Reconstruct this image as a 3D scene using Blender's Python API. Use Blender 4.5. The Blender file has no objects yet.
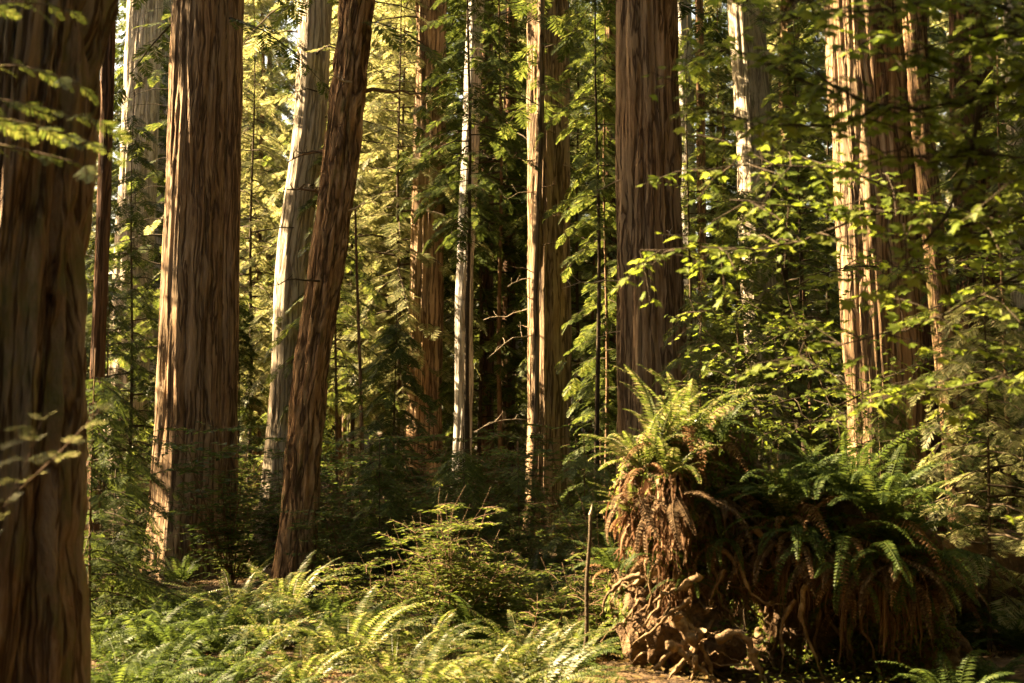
import bpy, math, random
import numpy as np
from mathutils import Vector

random.seed(7)
RNG = np.random.default_rng(11)
PI = math.pi
sc = bpy.context.scene
COL = sc.collection

# ------------------------------------------------------------------ camera
CAM_Z = 2.3
F = 1422.0
PITCH = math.radians(3.56)
CP, SP = math.cos(PITCH), math.sin(PITCH)


def at(x, y, d):
    """pixel of the 1024x683 photograph at depth d (metres along world y)"""
    u, v = (x - 512) / F, (341.5 - y) / F
    dx, dy, dz = u, CP - v * SP, SP + v * CP
    k = d / dy
    return np.array([dx * k, d, CAM_Z + dz * k])


def project(p):
    X, Y, Z = p[0], p[1], p[2] - CAM_Z
    f = Y * CP + Z * SP
    v = -Y * SP + Z * CP
    return 512 + F * X / f, 341.5 - F * v / f, f


cam_d = bpy.data.cameras.new('camera')
cam = bpy.data.objects.new('camera', cam_d)
COL.objects.link(cam)
cam.location = (0, 0, CAM_Z)
cam.rotation_euler = (PI / 2 + PITCH, 0, 0)
cam_d.sensor_width = 36
cam_d.lens = 50
cam_d.clip_start = 0.1
cam_d.clip_end = 2000
cam_d.dof.use_dof = True
cam_d.dof.focus_distance = 24.0
cam_d.dof.aperture_fstop = 2.3
sc.camera = cam

# ------------------------------------------------------------------ light
SUN_AZ = math.radians(74)      # to the left of the view direction
SUN_EL = math.radians(29)
S = np.array([-math.sin(SUN_AZ) * math.cos(SUN_EL), math.cos(SUN_AZ) * math.cos(SUN_EL), math.sin(SUN_EL)])

w = bpy.data.worlds.new('World')
sc.world = w
w.use_nodes = True
nt = w.node_tree
bg = nt.nodes['Background']
sky = nt.nodes.new('ShaderNodeTexSky')
sky.sky_type = 'NISHITA'
sky.sun_disc = False
sky.sun_elevation = SUN_EL
sky.sun_rotation = -SUN_AZ
sky.altitude = 0
sky.air_density = 1.0
sky.dust_density = 3.0
sky.ozone_density = 0.6
nt.links.new(sky.outputs[0], bg.inputs[0])
bg.inputs[1].default_value = 0.065

sun_d = bpy.data.lights.new('sun', 'SUN')
sun_d.energy = 5.0
sun_d.angle = math.radians(0.55)
sun_d.color = (1.0, 0.91, 0.76)
sun = bpy.data.objects.new('sun', sun_d)
COL.objects.link(sun)
sun.rotation_euler = Vector(S.tolist()).to_track_quat('Z', 'Y').to_euler()
sun.location = (-30, 20, 40)

# ------------------------------------------------------------------ helpers


def hash3(ix, iy, iz, seed):
    n = (ix.astype(np.int64) * 374761393 + iy.astype(np.int64) * 668265263 + iz.astype(np.int64) * 2147483647 + seed * 974634541) & 0xFFFFFFFF
    n = ((n ^ (n >> 13)) * 1274126177) & 0xFFFFFFFF
    n = ((n ^ (n >> 16)) * 2246822519) & 0xFFFFFFFF
    return ((n ^ (n >> 15)) & 0xFFFFFF) / float(0xFFFFFF)


def vnoise(x, y, z, seed=0):
    x, y, z = np.broadcast_arrays(np.asarray(x, float), np.asarray(y, float), np.asarray(z, float))
    ix, iy, iz = np.floor(x), np.floor(y), np.floor(z)
    fx, fy, fz = x - ix, y - iy, z - iz
    fx, fy, fz = [t * t * (3 - 2 * t) for t in (fx, fy, fz)]
    r = 0
    for a in (0, 1):
        for b in (0, 1):
            for c in (0, 1):
                h = hash3(ix + a, iy + b, iz + c, seed)
                r = r + h * (fx if a else 1 - fx) * (fy if b else 1 - fy) * (fz if c else 1 - fz)
    return r


def fbm(x, y, z, seed=0, o=4):
    r, a, t = 0, 0.5, 0
    for k in range(o):
        r = r + a * vnoise(x * 2 ** k, y * 2 ** k, z * 2 ** k, seed + k)
        t += a
        a *= 0.5
    return r / t


def make_mesh(name, V, Q, mats, T=None, mat_idx=None, smooth=False, attrs=None):
    """V (n,3); Q (m,4) quads; T (k,3) triangles"""
    me = bpy.data.meshes.new(name)
    V = np.asarray(V, np.float32)
    Q = np.zeros((0, 4), np.int32) if Q is None else np.asarray(Q, np.int32)
    T = np.zeros((0, 3), np.int32) if T is None else np.asarray(T, np.int32)
    me.vertices.add(len(V))
    me.vertices.foreach_set('co', V.ravel())
    nl = Q.size + T.size
    me.loops.add(nl)
    me.loops.foreach_set('vertex_index', np.concatenate([Q.ravel(), T.ravel()]).astype(np.int32))
    me.polygons.add(len(Q) + len(T))
    starts = np.concatenate([np.arange(len(Q)) * 4, Q.size + np.arange(len(T)) * 3]).astype(np.int32)
    tot = np.concatenate([np.full(len(Q), 4), np.full(len(T), 3)]).astype(np.int32)
    me.polygons.foreach_set('loop_start', starts)
    me.polygons.foreach_set('loop_total', tot)
    if mat_idx is not None:
        me.polygons.foreach_set('material_index', np.asarray(mat_idx, np.int32))
    if smooth is not False:
        sm = np.full(len(Q) + len(T), True) if smooth is True else np.asarray(smooth, bool)
        me.polygons.foreach_set('use_smooth', sm)
    for m in mats:
        me.materials.append(m)
    if attrs:
        for k, a in attrs.items():
            at_ = me.attributes.new(k, 'FLOAT_VECTOR', 'POINT')
            at_.data.foreach_set('vector', np.asarray(a, np.float32).ravel())
    me.update(calc_edges=True)
    return me


class Geo:
    def __init__(s):
        s.V, s.Q, s.T, s.mq, s.mt, s.n = [], [], [], [], [], 0
        s.sq, s.st = [], []

    def add(s, V, Q=None, T=None, m=0, smooth=False):
        V = np.asarray(V, float).reshape(-1, 3)
        s.V.append(V)
        if Q is not None and len(Q):
            Q = np.asarray(Q)
            s.Q.append(Q + s.n)
            s.mq.append(np.full(len(Q), m))
            s.sq.append(np.full(len(Q), smooth))
        if T is not None and len(T):
            T = np.asarray(T)
            s.T.append(T + s.n)
            s.mt.append(np.full(len(T), m))
            s.st.append(np.full(len(T), smooth))
        s.n += len(V)

    def tube(s, P, R, sides=5, m=0, cap=True):
        P = np.asarray(P, float)
        R = np.asarray(R, float) * np.ones(len(P))
        Tn = np.gradient(P, axis=0)
        Tn /= np.linalg.norm(Tn, axis=1)[:, None] + 1e-9
        ref = np.array([0.13, 0.31, 0.94]) if abs(Tn[0, 2]) < 0.8 else np.array([0.94, 0.31, 0.1])
        A = np.cross(Tn, ref)
        A /= np.linalg.norm(A, axis=1)[:, None] + 1e-9
        B = np.cross(Tn, A)
        th = np.arange(sides) / sides * 2 * PI
        V = P[:, None, :] + R[:, None, None] * (np.cos(th)[None, :, None] * A[:, None, :] + np.sin(th)[None, :, None] * B[:, None, :])
        n = len(P)
        i, j = np.meshgrid(np.arange(n - 1), np.arange(sides), indexing='ij')
        j2 = (j + 1) % sides
        Q = np.stack([i * sides + j, i * sides + j2, (i + 1) * sides + j2, (i + 1) * sides + j], -1).reshape(-1, 4)
        V = V.reshape(-1, 3)
        T = None
        if cap:
            V = np.vstack([V, P[-1] + Tn[-1] * R[-1] * 0.5])
            k = np.arange(sides)
            T = np.stack([(n - 1) * sides + k, (n - 1) * sides + (k + 1) % sides, np.full(sides, n * sides)], -1)
        s.add(V, Q, T, m, True)

    def inst(s, tv, tq, pos, M, m=0, tt=None):
        """k copies of a template: pos (k,3), M (k,3,3) columns = axes (already scaled)"""
        k = len(pos)
        if not k:
            return
        V = np.einsum('kij,nj->kni', M, tv) + pos[:, None, :]
        n = len(tv)
        off = (np.arange(k) * n)[:, None, None]
        Q = (np.asarray(tq)[None] + off).reshape(-1, 4) if tq is not None and len(tq) else None
        T = (np.asarray(tt)[None] + off).reshape(-1, 3) if tt is not None and len(tt) else None
        s.add(V.reshape(-1, 3), Q, T, m)

    def mesh(s, name, mats):
        V = np.vstack(s.V)
        Q = np.vstack(s.Q) if s.Q else None
        T = np.vstack(s.T) if s.T else None
        mi = np.concatenate(s.mq + s.mt)
        sm = np.concatenate(s.sq + s.st)
        return make_mesh(name, V, Q, mats, T, mi, sm)


def frames(D, N):
    """orthonormal frames: X along D, Z near N"""
    D = D / (np.linalg.norm(D, axis=1)[:, None] + 1e-9)
    Y = np.cross(N, D)
    Y /= np.linalg.norm(Y, axis=1)[:, None] + 1e-9
    Z = np.cross(D, Y)
    return np.stack([D, Y, Z], -1)


def obj(name, me, parent=None, loc=(0, 0, 0)):
    o = bpy.data.objects.new(name, me)
    COL.objects.link(o)
    o.location = loc
    if parent is not None:
        o.parent = parent
    return o


def thing(name, label, cat, loc=(0, 0, 0), group=None):
    o = bpy.data.objects.new(name, None)
    COL.objects.link(o)
    o.empty_display_size = 0.3
    o.location = loc
    tag(o, label, cat, group)
    return o


def tag(o, label=None, cat=None, group=None, kind=None):
    if label:
        o['label'] = label
    if cat:
        o['category'] = cat
    if group:
        o['group'] = group
    if kind:
        o['kind'] = kind
    return o


def copy_tree(o, parent=None):
    c = o.copy()
    COL.objects.link(c)
    if parent is not None:
        c.parent = parent
    for ch in list(o.children):
        copy_tree(ch, c)
    return c


# ------------------------------------------------------------------ materials
def new_mat(name):
    m = bpy.data.materials.new(name)
    m.use_nodes = True
    n = m.node_tree
    n.nodes.clear()
    return m, n, n.nodes, n.links


def ramp(nodes, stops):
    r = nodes.new('ShaderNodeValToRGB')
    e = r.color_ramp.elements
    while len(e) < len(stops):
        e.new(0.5)
    for k, (p, c) in enumerate(stops):
        e[k].position = p
        e[k].color = (*c, 1)
    return r


def bark_mat(name, dark, mid, pale, moss=0.0, moss_col=(0.05, 0.06, 0.015), scale=22, zs=0.06, bump=0.6, grey=None, greyamt=0.0, fis=9.0, warp=0.13):
    m, n, N, L = new_mat(name)
    out = N.new('ShaderNodeOutputMaterial')
    b = N.new('ShaderNodeBsdfPrincipled')
    b.inputs['Roughness'].default_value = 0.9
    b.inputs['Specular IOR Level'].default_value = 0.15
    a = N.new('ShaderNodeAttribute')
    a_raw = a
    a.attribute_name = 'barkco'
    mw = N.new('ShaderNodeMapping')
    mw.inputs['Scale'].default_value = (1, 1, 0.55)
    L.new(a.outputs['Vector'], mw.inputs['Vector'])
    nw = N.new('ShaderNodeTexNoise')
    nw.inputs['Scale'].default_value = 2.4
    nw.inputs['Detail'].default_value = 2
    L.new(mw.outputs[0], nw.inputs['Vector'])
    vw = N.new('ShaderNodeVectorMath')
    vw.operation = 'MULTIPLY_ADD'
    L.new(nw.outputs['Color'], vw.inputs[0])
    vw.inputs[1].default_value = (warp, warp, 0)
    L.new(a.outputs['Vector'], vw.inputs[2])

    class _O:
        outputs = {'Vector': vw.outputs[0]}
    a = _O
    mp = N.new('ShaderNodeMapping')
    mp.inputs['Scale'].default_value = (1, 1, zs)
    L.new(a.outputs['Vector'], mp.inputs['Vector'])
    n1 = N.new('ShaderNodeTexNoise')
    n1.inputs['Scale'].default_value = scale
    n1.inputs['Detail'].default_value = 6
    n1.inputs['Roughness'].default_value = 0.65
    n1.inputs['Distortion'].default_value = 0.3
    L.new(mp.outputs[0], n1.inputs['Vector'])
    r = ramp(N, [(0.30, dark), (0.50, mid), (0.72, pale)])
    L.new(n1.outputs['Fac'], r.inputs[0])
    # broad patches
    n2 = N.new('ShaderNodeTexNoise')
    n2.inputs['Scale'].default_value = 1.6
    n2.inputs['Detail'].default_value = 3
    mp2 = N.new('ShaderNodeMapping')
    mp2.inputs['Scale'].default_value = (1, 1, 0.3)
    L.new(a.outputs['Vector'], mp2.inputs['Vector'])
    L.new(mp2.outputs[0], n2.inputs['Vector'])
    col = r.outputs[0]
    if grey:
        r2 = ramp(N, [(0.42, (0, 0, 0)), (0.62, (greyamt,) * 3)])
        L.new(n2.outputs['Fac'], r2.inputs[0])
        mx = N.new('ShaderNodeMixRGB')
        L.new(r2.outputs[0], mx.inputs[0])
        L.new(col, mx.inputs[1])
        mx.inputs[2].default_value = (*grey, 1)
        col = mx.outputs[0]
    if moss > 0:
        n3 = N.new('ShaderNodeTexNoise')
        n3.inputs['Scale'].default_value = 5
        n3.inputs['Detail'].default_value = 8
        n3.inputs['Roughness'].default_value = 0.7
        mp3 = N.new('ShaderNodeMapping')
        mp3.inputs['Scale'].default_value = (1, 1, 0.35)
        mp3.inputs['Location'].default_value = (3, 7, 1)
        L.new(a.outputs['Vector'], mp3.inputs['Vector'])
        L.new(mp3.outputs[0], n3.inputs['Vector'])
        r3 = ramp(N, [(0.58 - 0.22 * moss, (0, 0, 0)), (0.74 - 0.22 * moss, (0.85,) * 3)])
        L.new(n3.outputs['Fac'], r3.inputs[0])
        mx = N.new('ShaderNodeMixRGB')
        L.new(r3.outputs[0], mx.inputs[0])
        L.new(col, mx.inputs[1])
        mx.inputs[2].default_value = (*moss_col, 1)
        col = mx.outputs[0]
    # fissures: long thin braided cracks; furrow shade is put into their dark tone
    mp5 = N.new('ShaderNodeMapping')
    mp5.inputs['Scale'].default_value = (1, 1, zs * 0.8)
    mp5.inputs['Location'].default_value = (1.7, 4.1, 0.3)
    L.new(a.outputs['Vector'], mp5.inputs['Vector'])
    n5 = N.new('ShaderNodeTexNoise')
    n5.inputs['Scale'].default_value = fis
    n5.inputs['Distortion'].default_value = 0.25
    n5.inputs['Detail'].default_value = 3.0
    n5.inputs['Roughness'].default_value = 0.55
    L.new(mp5.outputs[0], n5.inputs['Vector'])
    r5 = ramp(N, [(0.440, (1, 1, 1)), (0.482, (0.1, 0.1, 0.1)), (0.500, (0.1, 0.1, 0.1)), (0.540, (1, 1, 1))])
    L.new(n5.outputs['Fac'], r5.inputs[0])
    mx5 = N.new('ShaderNodeMixRGB')
    L.new(r5.outputs[0], mx5.inputs[0])
    mx5.inputs[1].default_value = (*[c * 0.9 for c in dark], 1)
    L.new(col, mx5.inputs[2])
    col = mx5.outputs[0]
    L.new(col, b.inputs['Base Color'])
    # fine fibre bump
    mp4 = N.new('ShaderNodeMapping')
    mp4.inputs['Scale'].default_value = (1, 1, zs * 1.3)
    L.new(a.outputs['Vector'], mp4.inputs['Vector'])
    n4 = N.new('ShaderNodeTexNoise')
    n4.inputs['Scale'].default_value = scale * 2.2
    n4.inputs['Detail'].default_value = 5
    n4.inputs['Roughness'].default_value = 0.7
    L.new(mp4.outputs[0], n4.inputs['Vector'])
    bp = N.new('ShaderNodeBump')
    bp.inputs['Strength'].default_value = bump
    bp.inputs['Distance'].default_value = 0.05
    L.new(n4.outputs['Fac'], bp.inputs['Height'])
    bp5 = N.new('ShaderNodeBump')
    bp5.inputs['Strength'].default_value = 0.9
    bp5.inputs['Distance'].default_value = 0.04
    L.new(r5.outputs[0], bp5.inputs['Height'])
    L.new(bp.outputs[0], bp5.inputs['Normal'])
    L.new(bp5.outputs[0], b.inputs['Normal'])
    L.new(b.outputs[0], out.inputs[0])
    return m


def leaf_mat(name, c1, c2, c3, trans=0.45, rough=0.6, spec=0.10):
    """c1..c3: range of leaf colours, one per leaf or twig"""
    m, n, N, L = new_mat(name)
    out = N.new('ShaderNodeOutputMaterial')
    g = N.new('ShaderNodeNewGeometry')
    r = ramp(N, [(0.0, c1), (0.55, c2), (1.0, c3)])
    L.new(g.outputs['Random Per Island'], r.inputs[0])
    b = N.new('ShaderNodeBsdfPrincipled')
    b.inputs['Roughness'].default_value = rough
    b.inputs['Specular IOR Level'].default_value = spec
    L.new(r.outputs[0], b.inputs['Base Color'])
    t = N.new('ShaderNodeBsdfTranslucent')
    hs = N.new('ShaderNodeHueSaturation')
    hs.inputs['Hue'].default_value = 0.485
    hs.inputs['Saturation'].default_value = 1.05
    hs.inputs['Value'].default_value = 1.9
    L.new(r.outputs[0], hs.inputs['Color'])
    L.new(hs.outputs[0], t.inputs['Color'])
    mx = N.new('ShaderNodeMixShader')
    mx.inputs[0].default_value = trans
    L.new(b.outputs[0], mx.inputs[1])
    L.new(t.outputs[0], mx.inputs[2])
    L.new(mx.outputs[0], out.inputs[0])
    return m


def noise_mat(name, stops, scale, bump=0.5, dist=0.05, detail=8, rough=0.95, coord='Object', stretch=(1, 1, 1)):
    m, n, N, L = new_mat(name)
    out = N.new('ShaderNodeOutputMaterial')
    b = N.new('ShaderNodeBsdfPrincipled')
    b.inputs['Roughness'].default_value = rough
    b.inputs['Specular IOR Level'].default_value = 0.15
    tc = N.new('ShaderNodeTexCoord')
    mp = N.new('ShaderNodeMapping')
    mp.inputs['Scale'].default_value = stretch
    L.new(tc.outputs[coord], mp.inputs[0])
    n1 = N.new('ShaderNodeTexNoise')
    n1.inputs['Scale'].default_value = scale
    n1.inputs['Detail'].default_value = detail
    n1.inputs['Roughness'].default_value = 0.7
    L.new(mp.outputs[0], n1.inputs['Vector'])
    r = ramp(N, stops)
    L.new(n1.outputs['Fac'], r.inputs[0])
    L.new(r.outputs[0], b.inputs['Base Color'])
    n2 = N.new('ShaderNodeTexNoise')
    n2.inputs['Scale'].default_value = scale * 2.5
    n2.inputs['Detail'].default_value = 6
    L.new(mp.outputs[0], n2.inputs['Vector'])
    bp = N.new('ShaderNodeBump')
    bp.inputs['Strength'].default_value = bump
    bp.inputs['Distance'].default_value = dist
    L.new(n2.outputs['Fac'], bp.inputs['Height'])
    L.new(bp.outputs[0], b.inputs['Normal'])
    L.new(b.outputs[0], out.inputs[0])
    return m


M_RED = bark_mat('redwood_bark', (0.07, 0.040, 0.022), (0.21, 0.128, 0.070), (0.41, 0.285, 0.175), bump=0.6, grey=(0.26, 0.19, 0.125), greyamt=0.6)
M_NEAR = bark_mat('mossy_bark', (0.09, 0.045, 0.022), (0.27, 0.15, 0.08), (0.46, 0.32, 0.21), moss=0.5, moss_col=(0.17, 0.155, 0.06), scale=30, zs=0.09, bump=1.0, fis=12, grey=(0.38, 0.31, 0.22), greyamt=0.8, warp=0.06)
M_ROUGH = bark_mat('scaly_bark', (0.06, 0.032, 0.017), (0.25, 0.145, 0.078), (0.46, 0.31, 0.19), moss=0.25, scale=15, zs=0.16, bump=0.9)
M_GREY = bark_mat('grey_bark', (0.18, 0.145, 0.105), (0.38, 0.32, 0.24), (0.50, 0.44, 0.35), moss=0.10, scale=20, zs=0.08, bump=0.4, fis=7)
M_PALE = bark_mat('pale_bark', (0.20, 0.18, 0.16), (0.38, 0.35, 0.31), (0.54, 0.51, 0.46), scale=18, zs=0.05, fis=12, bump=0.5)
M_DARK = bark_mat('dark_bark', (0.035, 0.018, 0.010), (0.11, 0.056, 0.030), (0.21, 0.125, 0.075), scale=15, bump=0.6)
M_TWIG = noise_mat('twig_bark', [(0.3, (0.06, 0.035, 0.02)), (0.7, (0.18, 0.11, 0.065))], 12, 0.3)
M_TWIG_D = noise_mat('dark_twig_bark', [(0.3, (0.025, 0.017, 0.010)), (0.7, (0.07, 0.05, 0.03))], 12, 0.3)
M_DEAD = noise_mat('bare_wood', [(0.3, (0.20, 0.15, 0.10)), (0.7, (0.42, 0.34, 0.25))], 10, 0.5)
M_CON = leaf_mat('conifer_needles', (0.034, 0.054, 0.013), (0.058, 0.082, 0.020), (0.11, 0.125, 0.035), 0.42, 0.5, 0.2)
M_CON_B = leaf_mat('conifer_needles_sunlit', (0.074, 0.088, 0.032), (0.128, 0.138, 0.056), (0.22, 0.205, 0.105), 0.5, 0.45, 0.3)  # needles with sunlight put into a lighter colour
M_CON_D = leaf_mat('conifer_needles_shaded', (0.022, 0.036, 0.010), (0.036, 0.055, 0.014), (0.065, 0.085, 0.022), 0.35)  # the same needles with shade put into a darker colour
M_FERN = leaf_mat('fern_green', (0.036, 0.055, 0.012), (0.064, 0.088, 0.021), (0.19, 0.17, 0.075), 0.45, 0.42, 0.3)  # pale end mixes dry fronds with sunlit cream put into the colour
M_FERN_D = leaf_mat('fern_shaded_green', (0.024, 0.044, 0.011), (0.040, 0.066, 0.016), (0.068, 0.094, 0.023), 0.4, 0.55, 0.12)  # fern green with shade put into the colour
M_DEADFERN = leaf_mat('dead_fern_brown', (0.10, 0.055, 0.025), (0.20, 0.115, 0.055), (0.32, 0.21, 0.12), 0.3, 0.8, 0.1)
M_MAPLE = leaf_mat('maple_leaf', (0.068, 0.102, 0.018), (0.092, 0.130, 0.024), (0.13, 0.155, 0.036), 0.52, 0.55, 0.12)
M_SHRUB = leaf_mat('shrub_leaf', (0.040, 0.062, 0.013), (0.066, 0.094, 0.020), (0.12, 0.14, 0.036), 0.45, 0.55, 0.12)
M_DEADDARK = leaf_mat('dead_frond_dark', (0.05, 0.031, 0.017), (0.095, 0.060, 0.033), (0.17, 0.115, 0.065), 0.2, 0.85, 0.1)
M_LITTER = leaf_mat('leaf_litter', (0.07, 0.05, 0.02), (0.12, 0.085, 0.035), (0.20, 0.15, 0.07), 0.3, 0.8, 0.1)
M_GROUND = noise_mat('forest_soil', [(0.3, (0.03, 0.019, 0.010)), (0.55, (0.085, 0.052, 0.026)), (0.75, (0.14, 0.09, 0.045))], 6, 0.8, 0.06)
M_SOIL = noise_mat('root_soil', [(0.3, (0.035, 0.021, 0.012)), (0.55, (0.115, 0.068, 0.036)), (0.75, (0.21, 0.135, 0.075))], 7, 1.0, 0.08)
M_ROOT = noise_mat('pale_root', [(0.3, (0.05, 0.03, 0.017)), (0.5, (0.15, 0.095, 0.052)), (0.72, (0.34, 0.25, 0.15))], 9, 0.7, 0.03)
M_ROOT_D = noise_mat('brown_root', [(0.3, (0.06, 0.034, 0.018)), (0.7, (0.22, 0.14, 0.075))], 9, 0.7, 0.03)
M_FIBRE = leaf_mat('root_fibre', (0.06, 0.031, 0.016), (0.13, 0.072, 0.038), (0.25, 0.155, 0.09), 0.2, 0.85, 0.1)

# ------------------------------------------------------------------ ground


def gz(x, y):
    x = np.asarray(x, float)
    y = np.asarray(y, float)
    h = (fbm(x * 0.22 + 5, y * 0.22 + 3, 0.5, 3, 3) - 0.5) * 0.9 + (vnoise(x * 0.9, y * 0.9, 0.2, 9) - 0.5) * 0.22
    k = np.clip((np.hypot(x, y) - 45) / 60, 0, 1)
    return h + k * 2.5 * vnoise(x * 0.03, y * 0.03, 0.3, 4)


nx = 150
g1 = np.sign(np.linspace(-1, 1, nx)) * np.abs(np.linspace(-1, 1, nx)) ** 2.6
gx, gy = np.meshgrid(g1 * 300, g1 * 300 + 16, indexing='ij')
GV = np.stack([gx, gy, gz(gx, gy)], -1).reshape(-1, 3)
i, j = np.meshgrid(np.arange(nx - 1), np.arange(nx - 1), indexing='ij')
GQ = np.stack([i * nx + j, (i + 1) * nx + j, (i + 1) * nx + j + 1, i * nx + j + 1], -1).reshape(-1, 4)
ground = obj('ground', make_mesh('ground', GV, GQ, [M_GROUND], smooth=True))
tag(ground, kind='structure')

# ------------------------------------------------------------------ sunlit corridors (gaps in the crowns)
COR = []


def corridor(x, y, d, r):
    COR.append((at(x, y, d), r))


for y, r in [(60, .25), (120, .4), (175, .2), (245, .42), (275, .42), (300, .4), (330, .42), (355, .3), (410, .2), (455, .3), (500, .25)]:
    corridor(168 - (y - 200) * 0.035, y, 24, r)
for x, y, d, r in [(345, 90, 33, 2.0), (375, 170, 31, 2.0), (395, 110, 34, 2.2), (345, 250, 34, 1.6), (385, 220, 36, 2.0), (385, 20, 35, 1.8), (255, 170, 32, 1.8), (265, 240, 31, 1.5), (420, 170, 33, 1.0), (245, 110, 33, .9), (515, 150, 29, .8), (590, 130, 31, .9), (410, 60, 33, 1.2), (365, 300, 33, .8), (470, 40, 27, .5), (560, 40, 28, .5), (350, 60, 42, 2.8), (380, 120, 42, 3.0), (360, 190, 40, 2.6), (330, 250, 38, 2.0), (240, 180, 36, 2.2), (270, 230, 36, 2.2), (390, 250, 42, 1.8), (260, 300, 38, 1.5),
                   (220, 260, 34, 1.2), (510, 110, 36, 1.4), (530, 170, 36, 1.2), (580, 150, 36, 1.3), (410, 40, 40, 2.0), (600, 130, 34, 1.0), (470, 60, 30, 0.9),
                   (130, 20, 45, 2.0), (140, 80, 45, 1.5), (110, 330, 36, 1.0), (100, 140, 30, 0.9), (640, 240, 25, 0.45), (580, 330, 30, 0.5),
                   (475, 130, 31, 0.15), (466, 260, 31, 0.12), (400, 320, 40, 0.7), (430, 330, 40, 0.4), (750, 100, 30, 0.8), (780, 300, 30, 0.5)]:
    corridor(x, y, d, r)
for y, r in [(130, .2), (175, .3), (200, .2), (260, .15), (300, .25), (345, .35), (365, .35), (390, .3), (440, .15), (480, .2), (520, .15)]:
    corridor(538, y, 29.3, r)
for x, y, d, r in [(250, 615, 13, 0.1), (225, 640, 12.4, 0.08), (300, 625, 12.6, 0.12), (345, 635, 12.3, 0.5), (385, 620, 12.3, 0.5), (430, 640, 12, 0.5), (505, 640, 12.2, 0.45), (545, 625, 12.2, 0.15),
                   (410, 675, 11, 0.3), (490, 675, 11, 0.25), (540, 660, 11.6, 0.15), (270, 590, 16, 0.4), (430, 560, 16, 0.5), (410, 600, 15, 0.45), (560, 560, 15, 0.5), (600, 520, 14, 0.35),
                   (650, 455, 13, 0.28), (660, 500, 13, 0.30), (640, 480, 13, 0.25), (670, 540, 13, 0.22), (690, 650, 12.4, 0.3), (680, 668, 12.4, 0.25), (740, 640, 12.2, 0.2), (640, 610, 12.4, 0.3),
                   (800, 560, 12.3, 0.10), (745, 480, 13, 0.2), (700, 430, 14, 0.3), (820, 480, 14, 0.22), (730, 410, 12, 0.2)]:
    corridor(x, y, d, r)
rI_ = np.random.default_rng(3)
for y in range(45, 490, 24):
    if rI_.random() < .82:
        corridor(850 + rI_.uniform(-6, 6), y, 19.3, rI_.uniform(.2, .42))
    if rI_.random() < .7:
        corridor(880 + rI_.uniform(-8, 8), y + 10, 19.3, rI_.uniform(.12, .3))
for y in range(0, 540, 28):
    if rI_.random() < .8:
        corridor(914 + y * 0.085, y, 18.4, rI_.uniform(.12, .3))
for x, y, d, r in [(1000, 505, 15, 0.5), (975, 510, 15, 0.3), (975, 420, 16, 0.3), (65, 150, 6.8, 0.32), (40, 410, 6.5, 0.12), (100, 540, 15, 0.25), (115, 565, 15, 0.3),
                   (760, 200, 8, 0.3), (880, 130, 7.5, 0.4), (960, 60, 7.5, 0.15), (720, 260, 8, 0.3), (930, 300, 8, 0.4), (845, 20, 7.5, 0.35), (780, 60, 7.8, 0.3), (820, 200, 9, 0.3), (900, 220, 9, 0.35), (690, 250, 9.5, 0.25), (720, 190, 9.3, 0.15), (980, 150, 7.3, 0.25), (850, 100, 7.5, 0.3), (940, 230, 7.4, 0.3), (800, 30, 7.8, 0.3), (740, 60, 7.9, 0.3), (870, 30, 7.2, 0.3), (960, 100, 7.2, 0.2), (1000, 40, 7.0, 0.25), (500, 330, 38, 0.8), (490, 280, 42, 1.0), (515, 390, 36, 0.6), (505, 230, 40, .8), (1000, 380, 9, 0.4)]:
    corridor(x, y, d, r)
CP_ = np.array([c[0] for c in COR])
CR_ = np.array([c[1] for c in COR])


def keep_mask(W, slack, rng, leave=0.06):
    """False for the crown pieces that stand in the way of the sunlight reaching a corridor's end"""
    keep = np.ones(len(W), bool)
    for P, r in zip(CP_, CR_):
        v = W - P
        t = v @ S
        q = np.linalg.norm(v - t[:, None] * S, axis=1)
        keep &= ~((t > 0.9) & (q < r + slack))
    keep |= rng.random(len(W)) < leave
    return keep


def trunk_blocks(x, y, r):
    """does a trunk at x, y stand in any corridor"""
    n = 0
    for P, cr in zip(CP_, CR_):
        v = np.array([x - P[0], y - P[1]])
        s2 = S[:2] / np.linalg.norm(S[:2])
        t = v @ s2
        if t > 1.0 and abs(v[0] * s2[1] - v[1] * s2[0]) < r + cr * 0.6:
            n += 1
    return n


# ------------------------------------------------------------------ templates
def spray_template(npair=8, wid=0.05, twig=0.36, curl=0.10, seed=0):
    """flat conifer spray, length 1 along X, normal Z"""
    rng = np.random.default_rng(seed)
    V, Q = [], []

    def leaf(p, d, l, wd):
        d = np.array([d[0], d[1], d[2]])
        sd = np.array([-d[1], d[0], 0.0])
        k = len(V)
        V.extend([p, p + d * l * 0.45 + sd * wd, p + d * l, p + d * l * 0.45 - sd * wd])
        Q.append([k, k + 1, k + 2, k + 3])
    for a in range(npair):
        t = 0.06 + 0.86 * a / (npair - 1)
        l = twig * (0.55 + 0.75 * math.sin(PI * min(1, t * 0.9 + 0.12)) ** 0.8) * (1 - 0.55 * t)
        for sgn in (-1, 1):
            ang = math.radians(58 - 18 * t + rng.uniform(-8, 8)) * sgn
            p = np.array([t + rng.uniform(-.02, .02), 0, -curl * t * t])
            leaf(p, (math.cos(ang), math.sin(ang), -0.12 + rng.uniform(-.15, .15)), l * rng.uniform(.8, 1.15), wid * rng.uniform(.8, 1.2))
    leaf(np.array([0.0, 0, 0]), (1, 0, -curl * 0.5), 0.55, wid * 0.35)
    leaf(np.array([0.5, 0, -curl * 0.4]), (1, 0, -curl), 0.55, wid * 0.8)
    return np.array(V), np.array(Q)


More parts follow.
